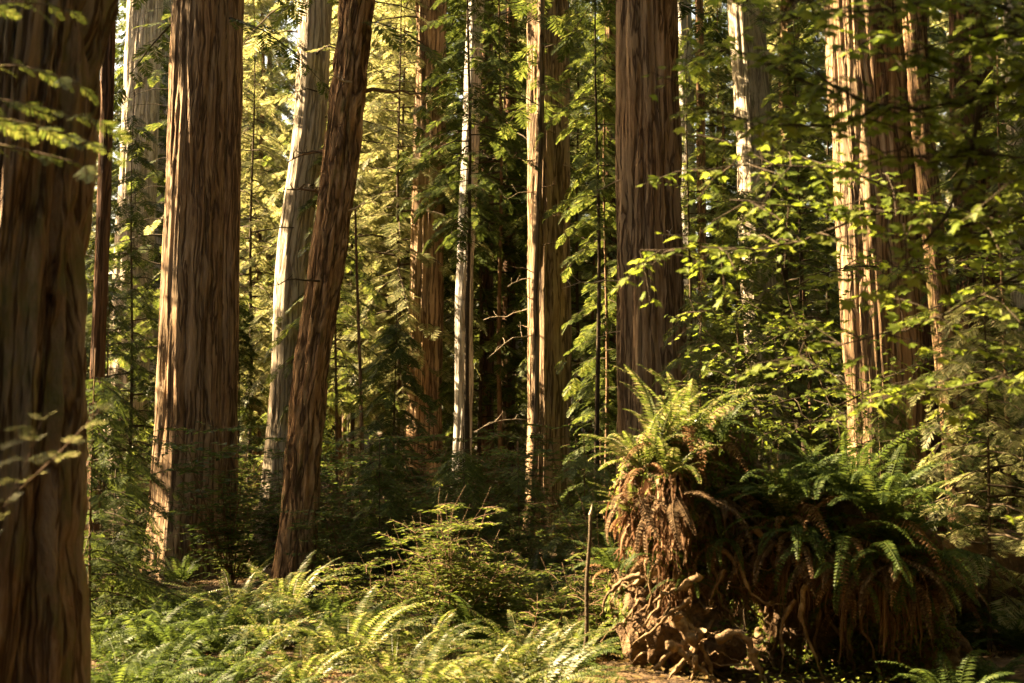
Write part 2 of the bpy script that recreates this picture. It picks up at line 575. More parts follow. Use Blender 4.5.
SPRAY_FINE = spray_template(13, 0.026, 0.40, 0.16, 1)
SPRAY_MID = spray_template(10, 0.050, 0.46, 0.16, 2)
SPRAY_FAR = spray_template(9, 0.040, 0.46, 0.16, 4)
SPRAY_COARSE = spray_template(5, 0.085, 0.45, 0.12, 3)


def crown_parts(H, z0, nbr, Lmax, rng, droop=0.5, gap=0.22, spray=0.45, shape=0.8, lean=(0, 0), r_tr=0.08, lift=0.15, low=0.35, az=None):
    """positions of sprays and polylines of branches, local to the trunk's base"""
    P, D, N, Sc, br = [], [], [], [], []
    for b in range(nbr):
        u = (b + rng.uniform(0, 1)) / nbr
        z = z0 + (H - z0) * u
        L = Lmax * (low + (1 - low) * min(1, u / 0.2)) * max(0.06, (1 - u) ** shape) * rng.uniform(0.55, 1.1)
        if L < 0.15:
            continue
        a = (b * 2.39996 + rng.uniform(-.5, .5)) if az is None else rng.uniform(*az)
        ns = max(3, int(L / gap))
        t = np.linspace(0.0, 1, ns + 1)
        dh = np.array([math.cos(a), math.sin(a), 0])
        sd = np.array([-dh[1], dh[0], 0])
        bend = rng.uniform(-.15, .15)
        up = lift + rng.uniform(-.12, .15)
        dr = droop * rng.uniform(.6, 1.3)
        c = np.array([lean[0] * z, lean[1] * z, z])
        pts = c + dh * (t * L * 0.96)[:, None] + sd * (bend * L * t * t)[:, None] + np.array([0, 0, 1]) * (L * (up * t - dr * t * t))[:, None]
        br.append((pts, np.maximum(0.006, 0.012 * L * (1 - t * 0.85))))
        tg = np.gradient(pts, axis=0)
        tg /= np.linalg.norm(tg, axis=1)[:, None]
        for q in range(1, ns + 1):
            tt = t[q]
            if tt < 0.16 and L > 1:
                continue
            for sgn in (-1, 1):
                if rng.random() < 0.10:
                    continue
                ang = math.radians(rng.uniform(38, 68)) * sgn
                side = np.cross([0, 0, 1], tg[q])
                side /= np.linalg.norm(side) + 1e-9
                d = tg[q] * math.cos(ang) + side * math.sin(ang) + np.array([0, 0, rng.uniform(-.45, -.02)])
                P.append(pts[q] + tg[q] * rng.uniform(-.3, .3) * gap)
                D.append(d)
                N.append(np.array([rng.uniform(-.3, .3), rng.uniform(-.3, .3), 1]))
                Sc.append(spray * rng.uniform(.6, 1.25) * (1 - 0.45 * abs(tt - 0.45)))
        P.append(pts[-1]); D.append(tg[-1] + np.array([0, 0, -.25])); N.append(np.array([0.05, 0.05, 1.0])); Sc.append(spray)
    return np.array(P), np.array(D), np.array(N), np.array(Sc), br


def crown_mesh(name, parts, tmpl, mats, base=None, rng=None, slack=0.25, leave=0.05, flat=0.0):
    P, D, N, Sc, br = parts
    g = Geo()
    if base is not None:
        k = keep_mask(P + base, slack, rng, leave)
        P, D, N, Sc = P[k], D[k], N[k], Sc[k]
    if len(P):
        M = frames(D, N) * Sc[:, None, None]
        g.inst(tmpl[0], tmpl[1], P, M, 0)
    for pts, R in br:
        g.tube(pts[::2] if len(pts) > 6 else pts, R[::2] if len(pts) > 6 else R, 4, 1, False)
    return g.mesh(name, mats)


def trunk_mesh(name, mat, r0, lean, H, seed, amp=0.03, spacing=0.11, nseg=120, dz=0.1, flare=0.35, hf=0.9, taper=0.010, wob=0.0, zfine=14, lobes=0.0, below=0.6, zk=1.0, rough=0.0):
    """furrowed trunk: local to the base, long ridges running up it"""
    zs = list(np.arange(-below, zfine, dz)) + list(np.linspace(zfine, H, max(3, int((H - zfine) / 1.5)))) if H > zfine else list(np.arange(-below, H, dz))
    zs = np.array(zs)
    th = np.arange(nseg) / nseg * 2 * PI
    Z, TH = np.meshgrid(zs, th, indexing='ij')
    ct, st = np.cos(TH), np.sin(TH)
    zc = np.maximum(Z, 0)
    R = r0 * np.maximum(0.12, 1 - taper * zc) + r0 * flare * np.exp(-zc / hf)
    k = r0 / spacing
    wx = (vnoise(ct * 1.5, st * 1.5, Z * 0.5, seed + 5) - 0.5) * 2.0
    a = vnoise(ct * k + wx, st * k + wx, Z * 0.22 * zk, seed)
    b = vnoise(ct * k * 2.1 - wx, st * k * 2.1 + wx, Z * 0.55 * zk, seed + 1)
    c = vnoise(ct * k * 4.3, st * k * 4.3, Z * 1.6 * zk, seed + 2)
    ridge = 1 - np.minimum(1, np.abs(2 * a - 1) * 1.5) ** 0.8
    ridge2 = 1 - np.abs(2 * b - 1)
    R = R + amp * (-(ridge ** 2.6) * 1.7 + 0.6 - (ridge2 ** 2) * 0.9 + (c - 0.5) * 0.6)
    if rough:
        R = R + rough * (fbm(ct * k * 1.2, st * k * 1.2, Z * 2.2, seed + 11, 4) - 0.5) * 2 + rough * 0.8 * (vnoise(ct * k * 5, st * k * 5, Z * 9, seed + 12) - 0.5)
    lb = vnoise(ct * 1.3 + 3, st * 1.3 + 1, Z * 0.10, seed + 8) - 0.5
    R = R * (1 + lobes * lb * 2) + r0 * flare * 1.6 * np.exp(-zc / (hf * 0.8)) * (vnoise(ct * 1.6, st * 1.6, 0.3, seed + 4) - 0.45)
    if wob:
        cx = (vnoise(zs * 0.35, 0.2, 0.7, seed + 6) - 0.5) * wob
        cy = (vnoise(zs * 0.35, 4.2, 0.7, seed + 7) - 0.5) * wob
    else:
        cx = cy = np.zeros(len(zs))
    X = cx[:, None] + lean[0] * Z + ct * R
    Y = cy[:, None] + lean[1] * Z + st * R
    V = np.stack([X, Y, Z], -1).reshape(-1, 3)
    n, s = len(zs), nseg
    i, j = np.meshgrid(np.arange(n - 1), np.arange(s), indexing='ij')
    j2 = (j + 1) % s
    Q = np.stack([i * s + j, i * s + j2, (i + 1) * s + j2, (i + 1) * s + j], -1).reshape(-1, 4)
    B = np.stack([ct * r0 + seed * 3.7, st * r0 + seed * 1.3, Z], -1).reshape(-1, 3)
    # close the top
    V = np.vstack([V, [[cx[-1] + lean[0] * zs[-1], cy[-1] + lean[1] * zs[-1], zs[-1] + 0.1]]])
    B = np.vstack([B, [[0, 0, zs[-1]]]])
    kk = np.arange(s)
    T = np.stack([(n - 1) * s + kk, (n - 1) * s + (kk + 1) % s, np.full(s, n * s)], -1)
    return make_mesh(name, V, Q, [mat], T, smooth=True, attrs={'barkco': B})


# ------------------------------------------------------------------ the trunks in the picture
LANDMARKS = []      # (x at y=430, short phrase, depth)
TRUNK_XY = []


def big_tree(name, label, cat, xt, xm, wpx, d, mat, H=32, crown=None, seed=1, group=None, short=None, **kw):
    pm, pt = at(xm, 430, d), at(xt, 0, d)
    lean = ((pt - pm)[0] / (pt - pm)[2], kw.pop('leany', 0.0))
    r0 = wpx / F * d / 2
    base_x = pm[0] - lean[0] * CAM_Z
    bz = float(gz(base_x, d)) - 0.05
    base = np.array([base_x + lean[0] * bz, d, bz])
    root = thing(name, label, cat, base.tolist(), group)
    nseg = int(np.clip(2 * PI * r0 / (0.0011 * d), 24, 440))
    dz = max(0.035, 0.0035 * d)
    obj('trunk', trunk_mesh('trunk', mat, r0, lean, H, seed, nseg=nseg, dz=dz, zfine=min(H, 3.5 + 0.33 * d), **kw), root)
    TRUNK_XY.append((base[0], d, r0))
    if short:
        LANDMARKS.append((xm, short, d))
    if crown:
        rng = np.random.default_rng(seed + 100)
        pr = crown_parts(H + 1.5, crown[0], crown[1], crown[2], rng, droop=0.45, gap=0.28, spray=0.50, shape=0.7, lean=lean, low=0.5)
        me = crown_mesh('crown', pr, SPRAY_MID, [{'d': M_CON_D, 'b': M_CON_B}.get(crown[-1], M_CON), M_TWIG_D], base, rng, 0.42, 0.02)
        obj('crown', me, root)
    return root


def dead_branch(root, z, ang, L, seed, r=0.035, up=0.25, d0=(0, 0), mat=None):
    rng = np.random.default_rng(seed)
    t = np.linspace(0, 1, 9)
    dh = np.array([math.cos(ang), math.sin(ang), 0])
    pts = np.array([d0[0], d0[1], z]) + dh * (t * L)[:, None]
    pts[:, 2] += L * (up * t - 0.2 * t * t) + np.cumsum(rng.uniform(-.04, .04, 9)) * L
    pts[:, :2] += np.cumsum(rng.uniform(-.03, .03, (9, 2)), 0) * L
    g = Geo()
    g.tube(pts, r * (1 - 0.8 * t), 6, 0)
    for q in (4, 6, 7):
        e = pts[q] + np.array([rng.uniform(-.3, .3), rng.uniform(-.3, .3), rng.uniform(.05, .4)]) * L * 0.4
        g.tube(np.array([pts[q], (pts[q] + e) / 2 + rng.uniform(-.03, .03, 3), e]), [r * .4, r * .25, r * .1], 5, 0)
    return obj('dead_branch', g.mesh('dead_branch', [mat or M_TWIG]), root)


big_tree('redwood', 'massive furrowed mossy redwood trunk cut off by the left edge, nearest of all the trees', 'tree', 30, 0, 150, 9.0, M_NEAR, 30, (10.5, 34, 4.0, 'd'), 21,
         short='the near mossy trunk', amp=0.085, spacing=0.17, lobes=0.26, flare=0.22, hf=1.2, wob=0.10, zk=0.8, rough=0.035)
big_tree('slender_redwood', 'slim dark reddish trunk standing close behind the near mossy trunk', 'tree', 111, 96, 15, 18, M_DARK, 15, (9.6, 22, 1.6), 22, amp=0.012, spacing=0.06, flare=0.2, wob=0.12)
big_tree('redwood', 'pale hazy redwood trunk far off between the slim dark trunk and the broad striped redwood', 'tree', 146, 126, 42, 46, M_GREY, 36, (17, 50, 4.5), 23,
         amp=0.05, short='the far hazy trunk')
rC = big_tree('redwood', 'broad straight redwood with long striped furrows and a sunlit left edge', 'tree', 201, 188, 63, 24, M_RED, 33, (9.3, 60, 4.5, 'd'), 24,
              short='the broad striped redwood', amp=0.045, spacing=0.12, flare=0.40, hf=1.5, taper=0.013, lobes=0.03)
big_tree('redwood', 'dark redwood trunk half hidden directly behind the broad striped redwood', 'tree', 230, 222, 30, 27.5, M_RED, 33, (13, 40, 4.0, 'd'), 25, amp=0.04)
rD = big_tree('grey_conifer', 'smooth grey leaning trunk with pale bark, just left of the rough leaning redwood', 'tree', 317, 284, 34, 28.3, M_GREY, 34, (8.6, 66, 4.4, 'b'), 26,
              short='the smooth grey trunk', amp=0.015, spacing=0.12, flare=0.38, taper=0.003, wob=0.25)
rE = big_tree('leaning_redwood', 'rough flaky brown trunk leaning right, crossing in front of the smooth grey trunk', 'tree', 358, 308, 36, 19.4, M_ROUGH, 27, (8.0, 50, 3.0, 'c'), 27,
              short='the rough leaning trunk', amp=0.04, spacing=0.09, flare=0.28, hf=0.9, taper=0.006, wob=0.12, zk=2.6, rough=0.025)
dead_branch(rE, 6.2, 2.7, 1.0, 5, d0=(0.75, 0))
dead_branch(rE, 5.6, 3.4, 0.7, 6, d0=(0.65, 0))
dead_branch(rE, 7.0, 0.4, 1.0, 7, d0=(0.9, 0))
big_tree('redwood', 'dark grooved trunk far behind the shrubs, with a pale lit left edge', 'tree', 432, 424, 36, 33, M_RED, 36, (10.5, 64, 4.4), 28, amp=0.05, short='the dark grooved trunk')
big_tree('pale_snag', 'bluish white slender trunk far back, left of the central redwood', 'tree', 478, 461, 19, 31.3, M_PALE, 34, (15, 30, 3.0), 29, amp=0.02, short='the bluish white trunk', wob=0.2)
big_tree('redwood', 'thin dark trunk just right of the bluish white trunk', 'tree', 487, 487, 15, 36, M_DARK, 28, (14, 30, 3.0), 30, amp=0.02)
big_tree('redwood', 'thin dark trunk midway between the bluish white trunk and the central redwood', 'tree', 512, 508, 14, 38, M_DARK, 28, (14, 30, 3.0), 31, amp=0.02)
rF = big_tree('redwood', 'straight central redwood with a bright sunlit stripe down its left side', 'tree', 548, 549, 45, 30, M_RED, 34, (11.0, 62, 3.6, 'd'), 32,
              short='the central redwood', amp=0.04, flare=0.22, hf=0.9, taper=0.005)
rF2 = big_tree('slender_redwood', 'pole thin reddish stem standing right in front of the central redwood', 'sapling', 541, 534, 8.5, 27.5, M_RED, 11, (8.5, 16, 1.6), 33,
               amp=0.006, spacing=0.04, flare=0.15, wob=0.10)
for q in range(9):
    dead_branch(rF2, 4.4 + q * 0.55, random.uniform(0, 6.28), random.uniform(.4, 1.1), 40 + q, 0.012, 0.3, (0.02 * q, 0))
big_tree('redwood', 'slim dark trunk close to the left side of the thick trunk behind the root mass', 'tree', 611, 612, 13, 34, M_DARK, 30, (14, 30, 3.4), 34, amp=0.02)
rG = big_tree('redwood', 'thick dark furrowed redwood rising behind the fern topped root mass', 'tree', 646, 652, 72, 24, M_RED, 34, (9.6, 60, 4.4, 'd'), 35,
              short='the thick trunk behind the root mass', amp=0.055, spacing=0.14, flare=0.2, taper=0.016, lobes=0.04)
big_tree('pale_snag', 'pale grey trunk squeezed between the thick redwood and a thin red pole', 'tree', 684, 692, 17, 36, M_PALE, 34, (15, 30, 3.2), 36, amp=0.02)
big_tree('slender_redwood', 'thin red pole trunk just right of the thick redwood behind the root mass', 'tree', 699, 704, 10, 31, M_ROUGH, 26, (13, 28, 2.6), 37, amp=0.012, spacing=0.06)
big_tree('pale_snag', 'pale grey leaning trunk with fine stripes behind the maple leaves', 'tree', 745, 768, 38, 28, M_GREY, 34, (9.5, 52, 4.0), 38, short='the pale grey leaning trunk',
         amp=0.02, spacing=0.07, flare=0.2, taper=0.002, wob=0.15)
rI = big_tree('redwood', 'wide deeply grooved redwood with brightly sunlit left half behind the maple leaves', 'tree', 862, 886, 78, 19.5, M_RED, 32, (8.8, 56, 4.2, 'd'), 39,
              short='the wide sunlit redwood', amp=0.042, spacing=0.13, flare=0.2, taper=0.004, lobes=0.05)
big_tree('leaning_redwood', 'narrow leaning trunk streaked with sun, right of the wide sunlit redwood', 'tree', 909, 951, 23, 18.4, M_ROUGH, 24, (11, 28, 3.2), 40,
         short='the narrow sun streaked trunk', amp=0.02, spacing=0.07, flare=0.25, wob=0.10)
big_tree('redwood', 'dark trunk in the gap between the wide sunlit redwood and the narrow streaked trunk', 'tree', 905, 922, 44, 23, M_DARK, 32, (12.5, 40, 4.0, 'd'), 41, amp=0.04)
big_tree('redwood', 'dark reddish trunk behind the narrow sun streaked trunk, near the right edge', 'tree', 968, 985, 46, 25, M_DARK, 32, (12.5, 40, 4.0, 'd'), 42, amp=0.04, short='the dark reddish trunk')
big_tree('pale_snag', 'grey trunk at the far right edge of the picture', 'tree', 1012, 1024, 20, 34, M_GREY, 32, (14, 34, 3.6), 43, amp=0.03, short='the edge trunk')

rb_ = random.Random(5)
for q in range(12):
    dead_branch(rF, 2.6 + q * 0.62, rb_.uniform(0, 6.28), rb_.uniform(1.0, 2.3), 140 + q, 0.018, rb_.uniform(-.15, .2), (0, 0), M_DEAD)
for q in range(5):
    dead_branch(rG, 4.0 + q * 0.9, rb_.choice([-.3, 3.4, -1.2, -2.0, .3]), rb_.uniform(.8, 1.7), 160 + q, 0.020, rb_.uniform(-.1, .2), (0, 0), M_DEAD)
for q in range(0):
    dead_branch(rC, 5.0 + q * 1.1, rb_.choice([-.4, 3.6, -1.0, -2.2]), rb_.uniform(.7, 1.3), 170 + q, 0.022, rb_.uniform(-.1, .2), (.03 * q, 0), M_DEAD)
for q in range(5):
    dead_branch(rD, 5.5 + q * 0.9, rb_.uniform(2.6, 6.6), rb_.uniform(.8, 1.8), 180 + q, 0.020, rb_.uniform(-.2, .2), (.55 + .1 * q, 0), M_TWIG_D)
for q in range(4):
    dead_branch(rE, 4.4 + q * 0.9, rb_.uniform(2.6, 6.6), rb_.uniform(.5, 1.2), 190 + q, 0.020, rb_.uniform(-.2, .3), (.5 + .12 * q, 0), M_DEAD if q % 2 else M_TWIG_D)

# leaning dead snag
pa, pb = at(806, 420, 25), at(764, 120, 25)
root = thing('leaning_snag', 'dark dead snag leaning against the pale grey leaning trunk', 'dead tree', (float(pa[0] + 0.25), 25, float(gz(pa[0], 25))))
v = (pb - pa) / (pb - pa)[2]
g = Geo()
zz = np.linspace(-0.3, 7.5, 26)
g.tube(np.stack([v[0] * zz + 0.06 * np.sin(zz * 1.3), 0.03 * np.sin(zz * 2), zz], -1), 0.15 * (1 - zz * 0.07) + 0.01 * np.sin(zz * 5), 10, 0)
obj('trunk', g.mesh('trunk', [M_TWIG_D]), root)
dead_branch(root, 4.2, 0.6, 1.1, 71, 0.03, 0.5, (v[0] * 4.2, 0))
dead_branch(root, 5.4, 3.5, 0.9, 72, 0.03, 0.4, (v[0] * 5.4, 0))

# ------------------------------------------------------------------ background trunks and the canopy around
PLACED = [(t[0], t[1]) for t in TRUNK_XY]


def far_enough(x, y, m):
    return all((x - a) ** 2 + (y - b) ** 2 > m * m for a, b in PLACED)


def interval_phrase(px):
    lm = sorted(LANDMARKS)
    left = [l for l in lm if l[0] <= px]
    right = [l for l in lm if l[0] > px]
    if left and right:
        return 'between %s and %s' % (left[-1][1].replace('the ', 'the '), right[0][1])
    return 'right of ' + left[-1][1] if left else 'left of ' + right[0][1]


ORD = ['first', 'second', 'third', 'fourth', 'fifth', 'sixth', 'seventh', 'eighth', 'ninth', 'tenth', 'eleventh', 'twelfth', 'thirteenth', 'fourteenth', 'fifteenth', 'sixteenth',
       'seventeenth', 'eighteenth', 'nineteenth', 'twentieth'] + ['twenty-' + q for q in ('first', 'second', 'third', 'fourth', 'fifth', 'sixth', 'seventh', 'eighth', 'ninth')]


def name_them(items, phrase, group):
    """items: (object, px, depth). One label each: kind, the nearest landmark, then the order from the left"""
    cells = {}
    for o, px, d in items:
        l = min(LANDMARKS, key=lambda q: abs(q[0] - px))[1]
        cells.setdefault(l, []).append((px, o))
    for l, v in cells.items():
        v.sort(key=lambda q: q[0])
        for k, (px, o) in enumerate(v):
            if len(v) == 1:
                lab = '%s by %s' % (phrase, l)
            else:
                lab = '%s by %s, %s from left' % (phrase, l, ORD[min(k, 28)])
            o['label'] = lab
            o['group'] = group


def far_tree_proto(seed, H, z0, nbr, Lmax, r, mat, leaf, tmpl, spray, gap, name='background_conifer'):
    rng = np.random.default_rng(seed)
    pr = crown_parts(H, z0, nbr, Lmax, rng, droop=0.4, gap=gap, spray=spray, shape=0.75, low=0.6)
    cm = crown_mesh('crown', pr, tmpl, [leaf, M_TWIG_D])
    tm = trunk_mesh('trunk', mat, r, (rng.uniform(-.02, .02), 0), H, seed, amp=r * 0.08, spacing=r * 0.3, nseg=40, dz=0.35, flare=0.25, zfine=H - 0.5, wob=0.2, taper=0.9 / H)
    return tm, cm


far_protos = [far_tree_proto(301, 26, 1.2, 150, 3.4, 0.22, M_DARK, M_CON_D, SPRAY_MID, 0.66, 0.30),
              far_tree_proto(302, 30, 4.5, 130, 4.0, 0.42, M_RED, M_CON_B, SPRAY_MID, 0.66, 0.30),
              far_tree_proto(303, 22, 0.8, 140, 3.2, 0.14, M_ROUGH, M_CON_B, SPRAY_MID, 0.66, 0.30),
              far_tree_proto(304, 34, 8.0, 110, 4.4, 0.60, M_PALE, M_CON, SPRAY_MID, 0.66, 0.30),
              far_tree_proto(305, 28, 1.5, 160, 3.6, 0.28, M_GREY, M_CON_D, SPRAY_MID, 0.66, 0.30)]

rng = np.random.default_rng(55)
items = [[] for _ in far_protos]
tries = 0
n_far = 0
while n_far < 108 and tries < 9000:
    tries += 1
    y = 36 + 74 * rng.random() ** 1.15 if n_far < 60 else rng.uniform(62, 118)
    px = rng.uniform(-60, 1084)
    x = (px - 512) / F * y
    if not far_enough(x, y, 2.6) or (y < 48 and trunk_blocks(x, y, 0.3) > 1) or (y < 62 and trunk_blocks(x, y, 1.8) > 4):
        continue
    k = int(rng.integers(0, 5))
    if y < 44 and k in (0, 2, 4) and rng.random() < 0.3:
        k = 1
    PLACED.append((x, y))
    n_far += 1
    root = thing('background_conifer', None, 'tree', (x, y, float(gz(x, y)) - 0.1))
    root.rotation_euler.z = rng.uniform(0, 6.28)
    s = rng.uniform(.85, 1.15)
    root.scale = (s, s, s)
    obj('trunk', far_protos[k][0], root)
    obj('crown', far_protos[k][1], root)
    items[k].append((root, px, y))
for it, ph in zip(items, ['dark trunked green background conifer', 'brown trunked yellowish background conifer', 'slim yellow green background conifer', 'pale trunked tall background conifer', 'grey trunked dark background conifer']):
    name_them(it, ph, 'conifers filling the background of the forest')

def intrudes(x, y):
    """too close to the view for a crown five metres wide"""
    if y > 25:
        return False
    if y > 0:
        return abs(x) - 0.38 * y < 5.4
    return y > -6 and abs(x) < 5.4


# added out of view: redwoods put in so their crowns block sun and sky
rng = np.random.default_rng(77)
n = 0
tries = 0
while n < 84 and tries < 6000:
    tries += 1
    x, y = (rng.uniform(-58, 22), rng.uniform(8, 66)) if n < 44 else (rng.uniform(-34, 42), rng.uniform(-34, 60))
    px = 512 + F * x / y if y > 3 else 9999
    if -90 < px < 1110 or intrudes(x, y) or math.hypot(x, y) < 8 or math.hypot(x + 6, y - 4) < 7.5 or math.hypot(x + 7, y - 9) < 6.5 or not far_enough(x, y, 5.0) or trunk_blocks(x, y, 0.5) > 0:
        continue
    PLACED.append((x, y))
    n += 1
    bz = float(gz(x, y)) - 0.1
    root = thing('redwood', 'tall unseen redwood added so its crown shades the forest', 'tree', (x, y, bz), 'unseen redwoods added for shade')
    H = rng.uniform(26, 36)
    obj('trunk', trunk_mesh('trunk', M_RED, 0.5, (0, 0), H, 400 + n, nseg=28, dz=1.2, zfine=2, amp=0.03), root)
    pr = crown_parts(H + 1, rng.uniform(6, 9) if n <= 44 else rng.uniform(1.5, 3), 82 if n <= 44 else 95, 4.8, rng, droop=0.45, gap=0.42, spray=1.0, shape=0.6, low=0.6)
    obj('crown', crown_mesh('crown', pr, SPRAY_COARSE, [M_CON, M_TWIG_D], np.array([x, y, bz]), rng, 0.42, 0.02), root)

shade = []  # shared meshes of the added unseen shade trees
for q in range(3):
    r3 = np.random.default_rng(820 + q)
    pr = crown_parts(27 + 3 * q, 1.0 + q, 110, 4.4, r3, droop=0.45, gap=0.45, spray=0.95, shape=0.6, low=0.6)
    shade.append((trunk_mesh('trunk', M_RED, 0.4, (0, 0), 26 + 3 * q, 470 + q, nseg=28, dz=1.2, zfine=2, amp=0.03), crown_mesh('crown', pr, SPRAY_COARSE, [M_CON, M_TWIG_D])))
for q, (x, y) in enumerate([(-3.5, -8.5), (4.5, -8.0), (10.5, 14.5), (-1.5, -12.0)]):
    PLACED.append((x, y))
    root = thing('redwood', 'tall unseen redwood added so its crown shades the forest', 'tree', (x, y, float(gz(x, y)) - 0.1), 'unseen redwoods added for shade')
    obj('trunk', shade[q % 3][0], root)
    pr = crown_parts(29, 5.5 + (q % 3), 120, 5.0, rng, droop=0.35, gap=0.42, spray=0.95, shape=0.6, low=0.7)
    obj('crown', crown_mesh('crown', pr, SPRAY_COARSE, [M_CON, M_TWIG_D], np.array([x, y, float(gz(x, y)) - 0.1]), rng, 0.42, 0.02), root)
n = tries = 0
while n < 80 and tries < 9000:
    tries += 1
    a, rd = rng.uniform(0, 6.28), rng.uniform(8.5, 48)
    x, y = rd * math.cos(a), rd * math.sin(a)
    px = 512 + F * x / y if y > 3 else 9999
    if -260 < px < 1290 or intrudes(x, y) or not far_enough(x, y, 4.0) or trunk_blocks(x, y, 2.5) > 0 or (x < 0 and y > 5) or math.hypot(x + 6, y - 4) < 9.5:
        continue
    PLACED.append((x, y))
    root = thing('redwood', 'tall unseen redwood added so its crown shades the forest', 'tree', (x, y, float(gz(x, y)) - 0.1), 'unseen redwoods added for shade')
    root.rotation_euler.z = rng.uniform(0, 6.28)
    obj('trunk', shade[n % 3][0], root)
    obj('crown', shade[n % 3][1], root)
    n += 1

# ------------------------------------------------------------------ understory conifers, built one by one (they leave the sun its gaps)
UND = []


def young(xpx, d, H, z0, Lmax, nbr, seed, leaf, r=0.05, droop=0.5, spray=0.42, gap=0.2, tmpl=None, lean=(0, 0), name='young_conifer', **kw):
    x = (xpx - 512) / F * d
    base = np.array([x, d, float(gz(x, d)) - 0.05])
    rng = np.random.default_rng(seed)
    root = thing(name, None, 'young tree', base.tolist())
    pr = crown_parts(H, z0, nbr, Lmax, rng, droop=droop, gap=gap, spray=spray, lean=lean, **kw)
    t = tmpl or (SPRAY_FINE if d < 22 else SPRAY_MID)
    me = crown_mesh('crown', pr, t, [leaf, M_TWIG_D], base, rng, 0.10, 0.65 if leaf == M_CON_B and d > 30 else 0.12)
    obj('crown', me, root)
    g = Geo()
    zz = np.linspace(-0.2, H, 14)
    ph = rng.uniform(0, 6)
    g.tube(np.stack([lean[0] * zz + 0.03 * np.sin(zz * 0.8 + ph), lean[1] * zz + 0.03 * np.sin(zz * 0.7), zz], -1), np.maximum(0.008, r * (1 - zz / H * 0.92)), 8, 0)
    obj('trunk', g.mesh('trunk', [M_TWIG if seed % 2 else M_TWIG_D]), root)
    UND.append((root, xpx, d))
    return root


# chosen ones (px, depth, height, lowest branch, reach, branches)
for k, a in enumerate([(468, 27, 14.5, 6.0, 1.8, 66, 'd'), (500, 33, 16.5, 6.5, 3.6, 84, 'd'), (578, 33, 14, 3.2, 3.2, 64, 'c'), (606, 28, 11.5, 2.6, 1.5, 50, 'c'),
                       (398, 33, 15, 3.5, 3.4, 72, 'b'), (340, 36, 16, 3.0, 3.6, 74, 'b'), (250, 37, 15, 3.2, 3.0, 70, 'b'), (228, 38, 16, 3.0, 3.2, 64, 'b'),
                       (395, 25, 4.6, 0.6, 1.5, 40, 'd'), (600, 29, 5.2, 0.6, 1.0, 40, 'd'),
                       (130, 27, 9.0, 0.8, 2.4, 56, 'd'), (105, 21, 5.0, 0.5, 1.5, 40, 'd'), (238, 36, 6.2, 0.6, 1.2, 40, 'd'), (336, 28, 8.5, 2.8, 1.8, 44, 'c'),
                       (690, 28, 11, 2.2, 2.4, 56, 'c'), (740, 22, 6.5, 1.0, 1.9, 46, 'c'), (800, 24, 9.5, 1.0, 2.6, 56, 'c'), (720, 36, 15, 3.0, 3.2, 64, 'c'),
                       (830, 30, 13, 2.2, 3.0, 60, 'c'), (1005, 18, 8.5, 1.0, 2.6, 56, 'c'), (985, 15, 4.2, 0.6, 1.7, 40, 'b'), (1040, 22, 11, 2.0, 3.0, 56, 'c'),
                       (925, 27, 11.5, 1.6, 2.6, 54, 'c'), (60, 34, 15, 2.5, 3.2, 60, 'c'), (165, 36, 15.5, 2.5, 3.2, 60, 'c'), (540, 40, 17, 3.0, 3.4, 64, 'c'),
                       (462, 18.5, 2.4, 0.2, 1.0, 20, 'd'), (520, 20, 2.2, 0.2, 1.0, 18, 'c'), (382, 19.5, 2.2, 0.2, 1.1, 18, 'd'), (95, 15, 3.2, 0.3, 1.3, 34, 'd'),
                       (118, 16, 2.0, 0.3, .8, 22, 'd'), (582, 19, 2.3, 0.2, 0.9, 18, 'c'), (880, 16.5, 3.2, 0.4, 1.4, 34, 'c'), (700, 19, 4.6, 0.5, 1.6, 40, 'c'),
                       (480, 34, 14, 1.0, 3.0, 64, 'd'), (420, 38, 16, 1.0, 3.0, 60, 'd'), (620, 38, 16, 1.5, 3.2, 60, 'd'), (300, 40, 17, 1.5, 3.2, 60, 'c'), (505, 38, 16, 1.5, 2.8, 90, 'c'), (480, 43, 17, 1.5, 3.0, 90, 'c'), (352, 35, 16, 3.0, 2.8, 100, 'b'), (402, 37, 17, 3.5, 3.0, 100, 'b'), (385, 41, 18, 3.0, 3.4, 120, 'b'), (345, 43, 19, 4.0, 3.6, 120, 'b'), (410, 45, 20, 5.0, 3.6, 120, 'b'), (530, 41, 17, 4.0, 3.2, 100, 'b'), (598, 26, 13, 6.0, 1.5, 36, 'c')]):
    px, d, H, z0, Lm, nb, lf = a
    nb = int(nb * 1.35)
    young(px, d, H, z0, Lm, nb, 600 + k, {'b': M_CON_B, 'c': M_CON, 'd': M_CON_D}[lf], r=0.010 + H * 0.0036, droop=0.55, spray=0.34 if d < 30 else 0.46, gap=0.15 if d < 30 else 0.19)  # letters pick the sunlit, plain and shaded needle colours
name_them([u for u in UND if u[2] < 21], 'low feathery young conifer', 'young conifers under the redwoods')
name_them([u for u in UND if 21 <= u[2] < 31], 'taller drooping young conifer', 'young conifers under the redwoods')
name_them([u for u in UND if u[2] >= 31], 'tall deeper standing young conifer', 'young conifers under the redwoods')

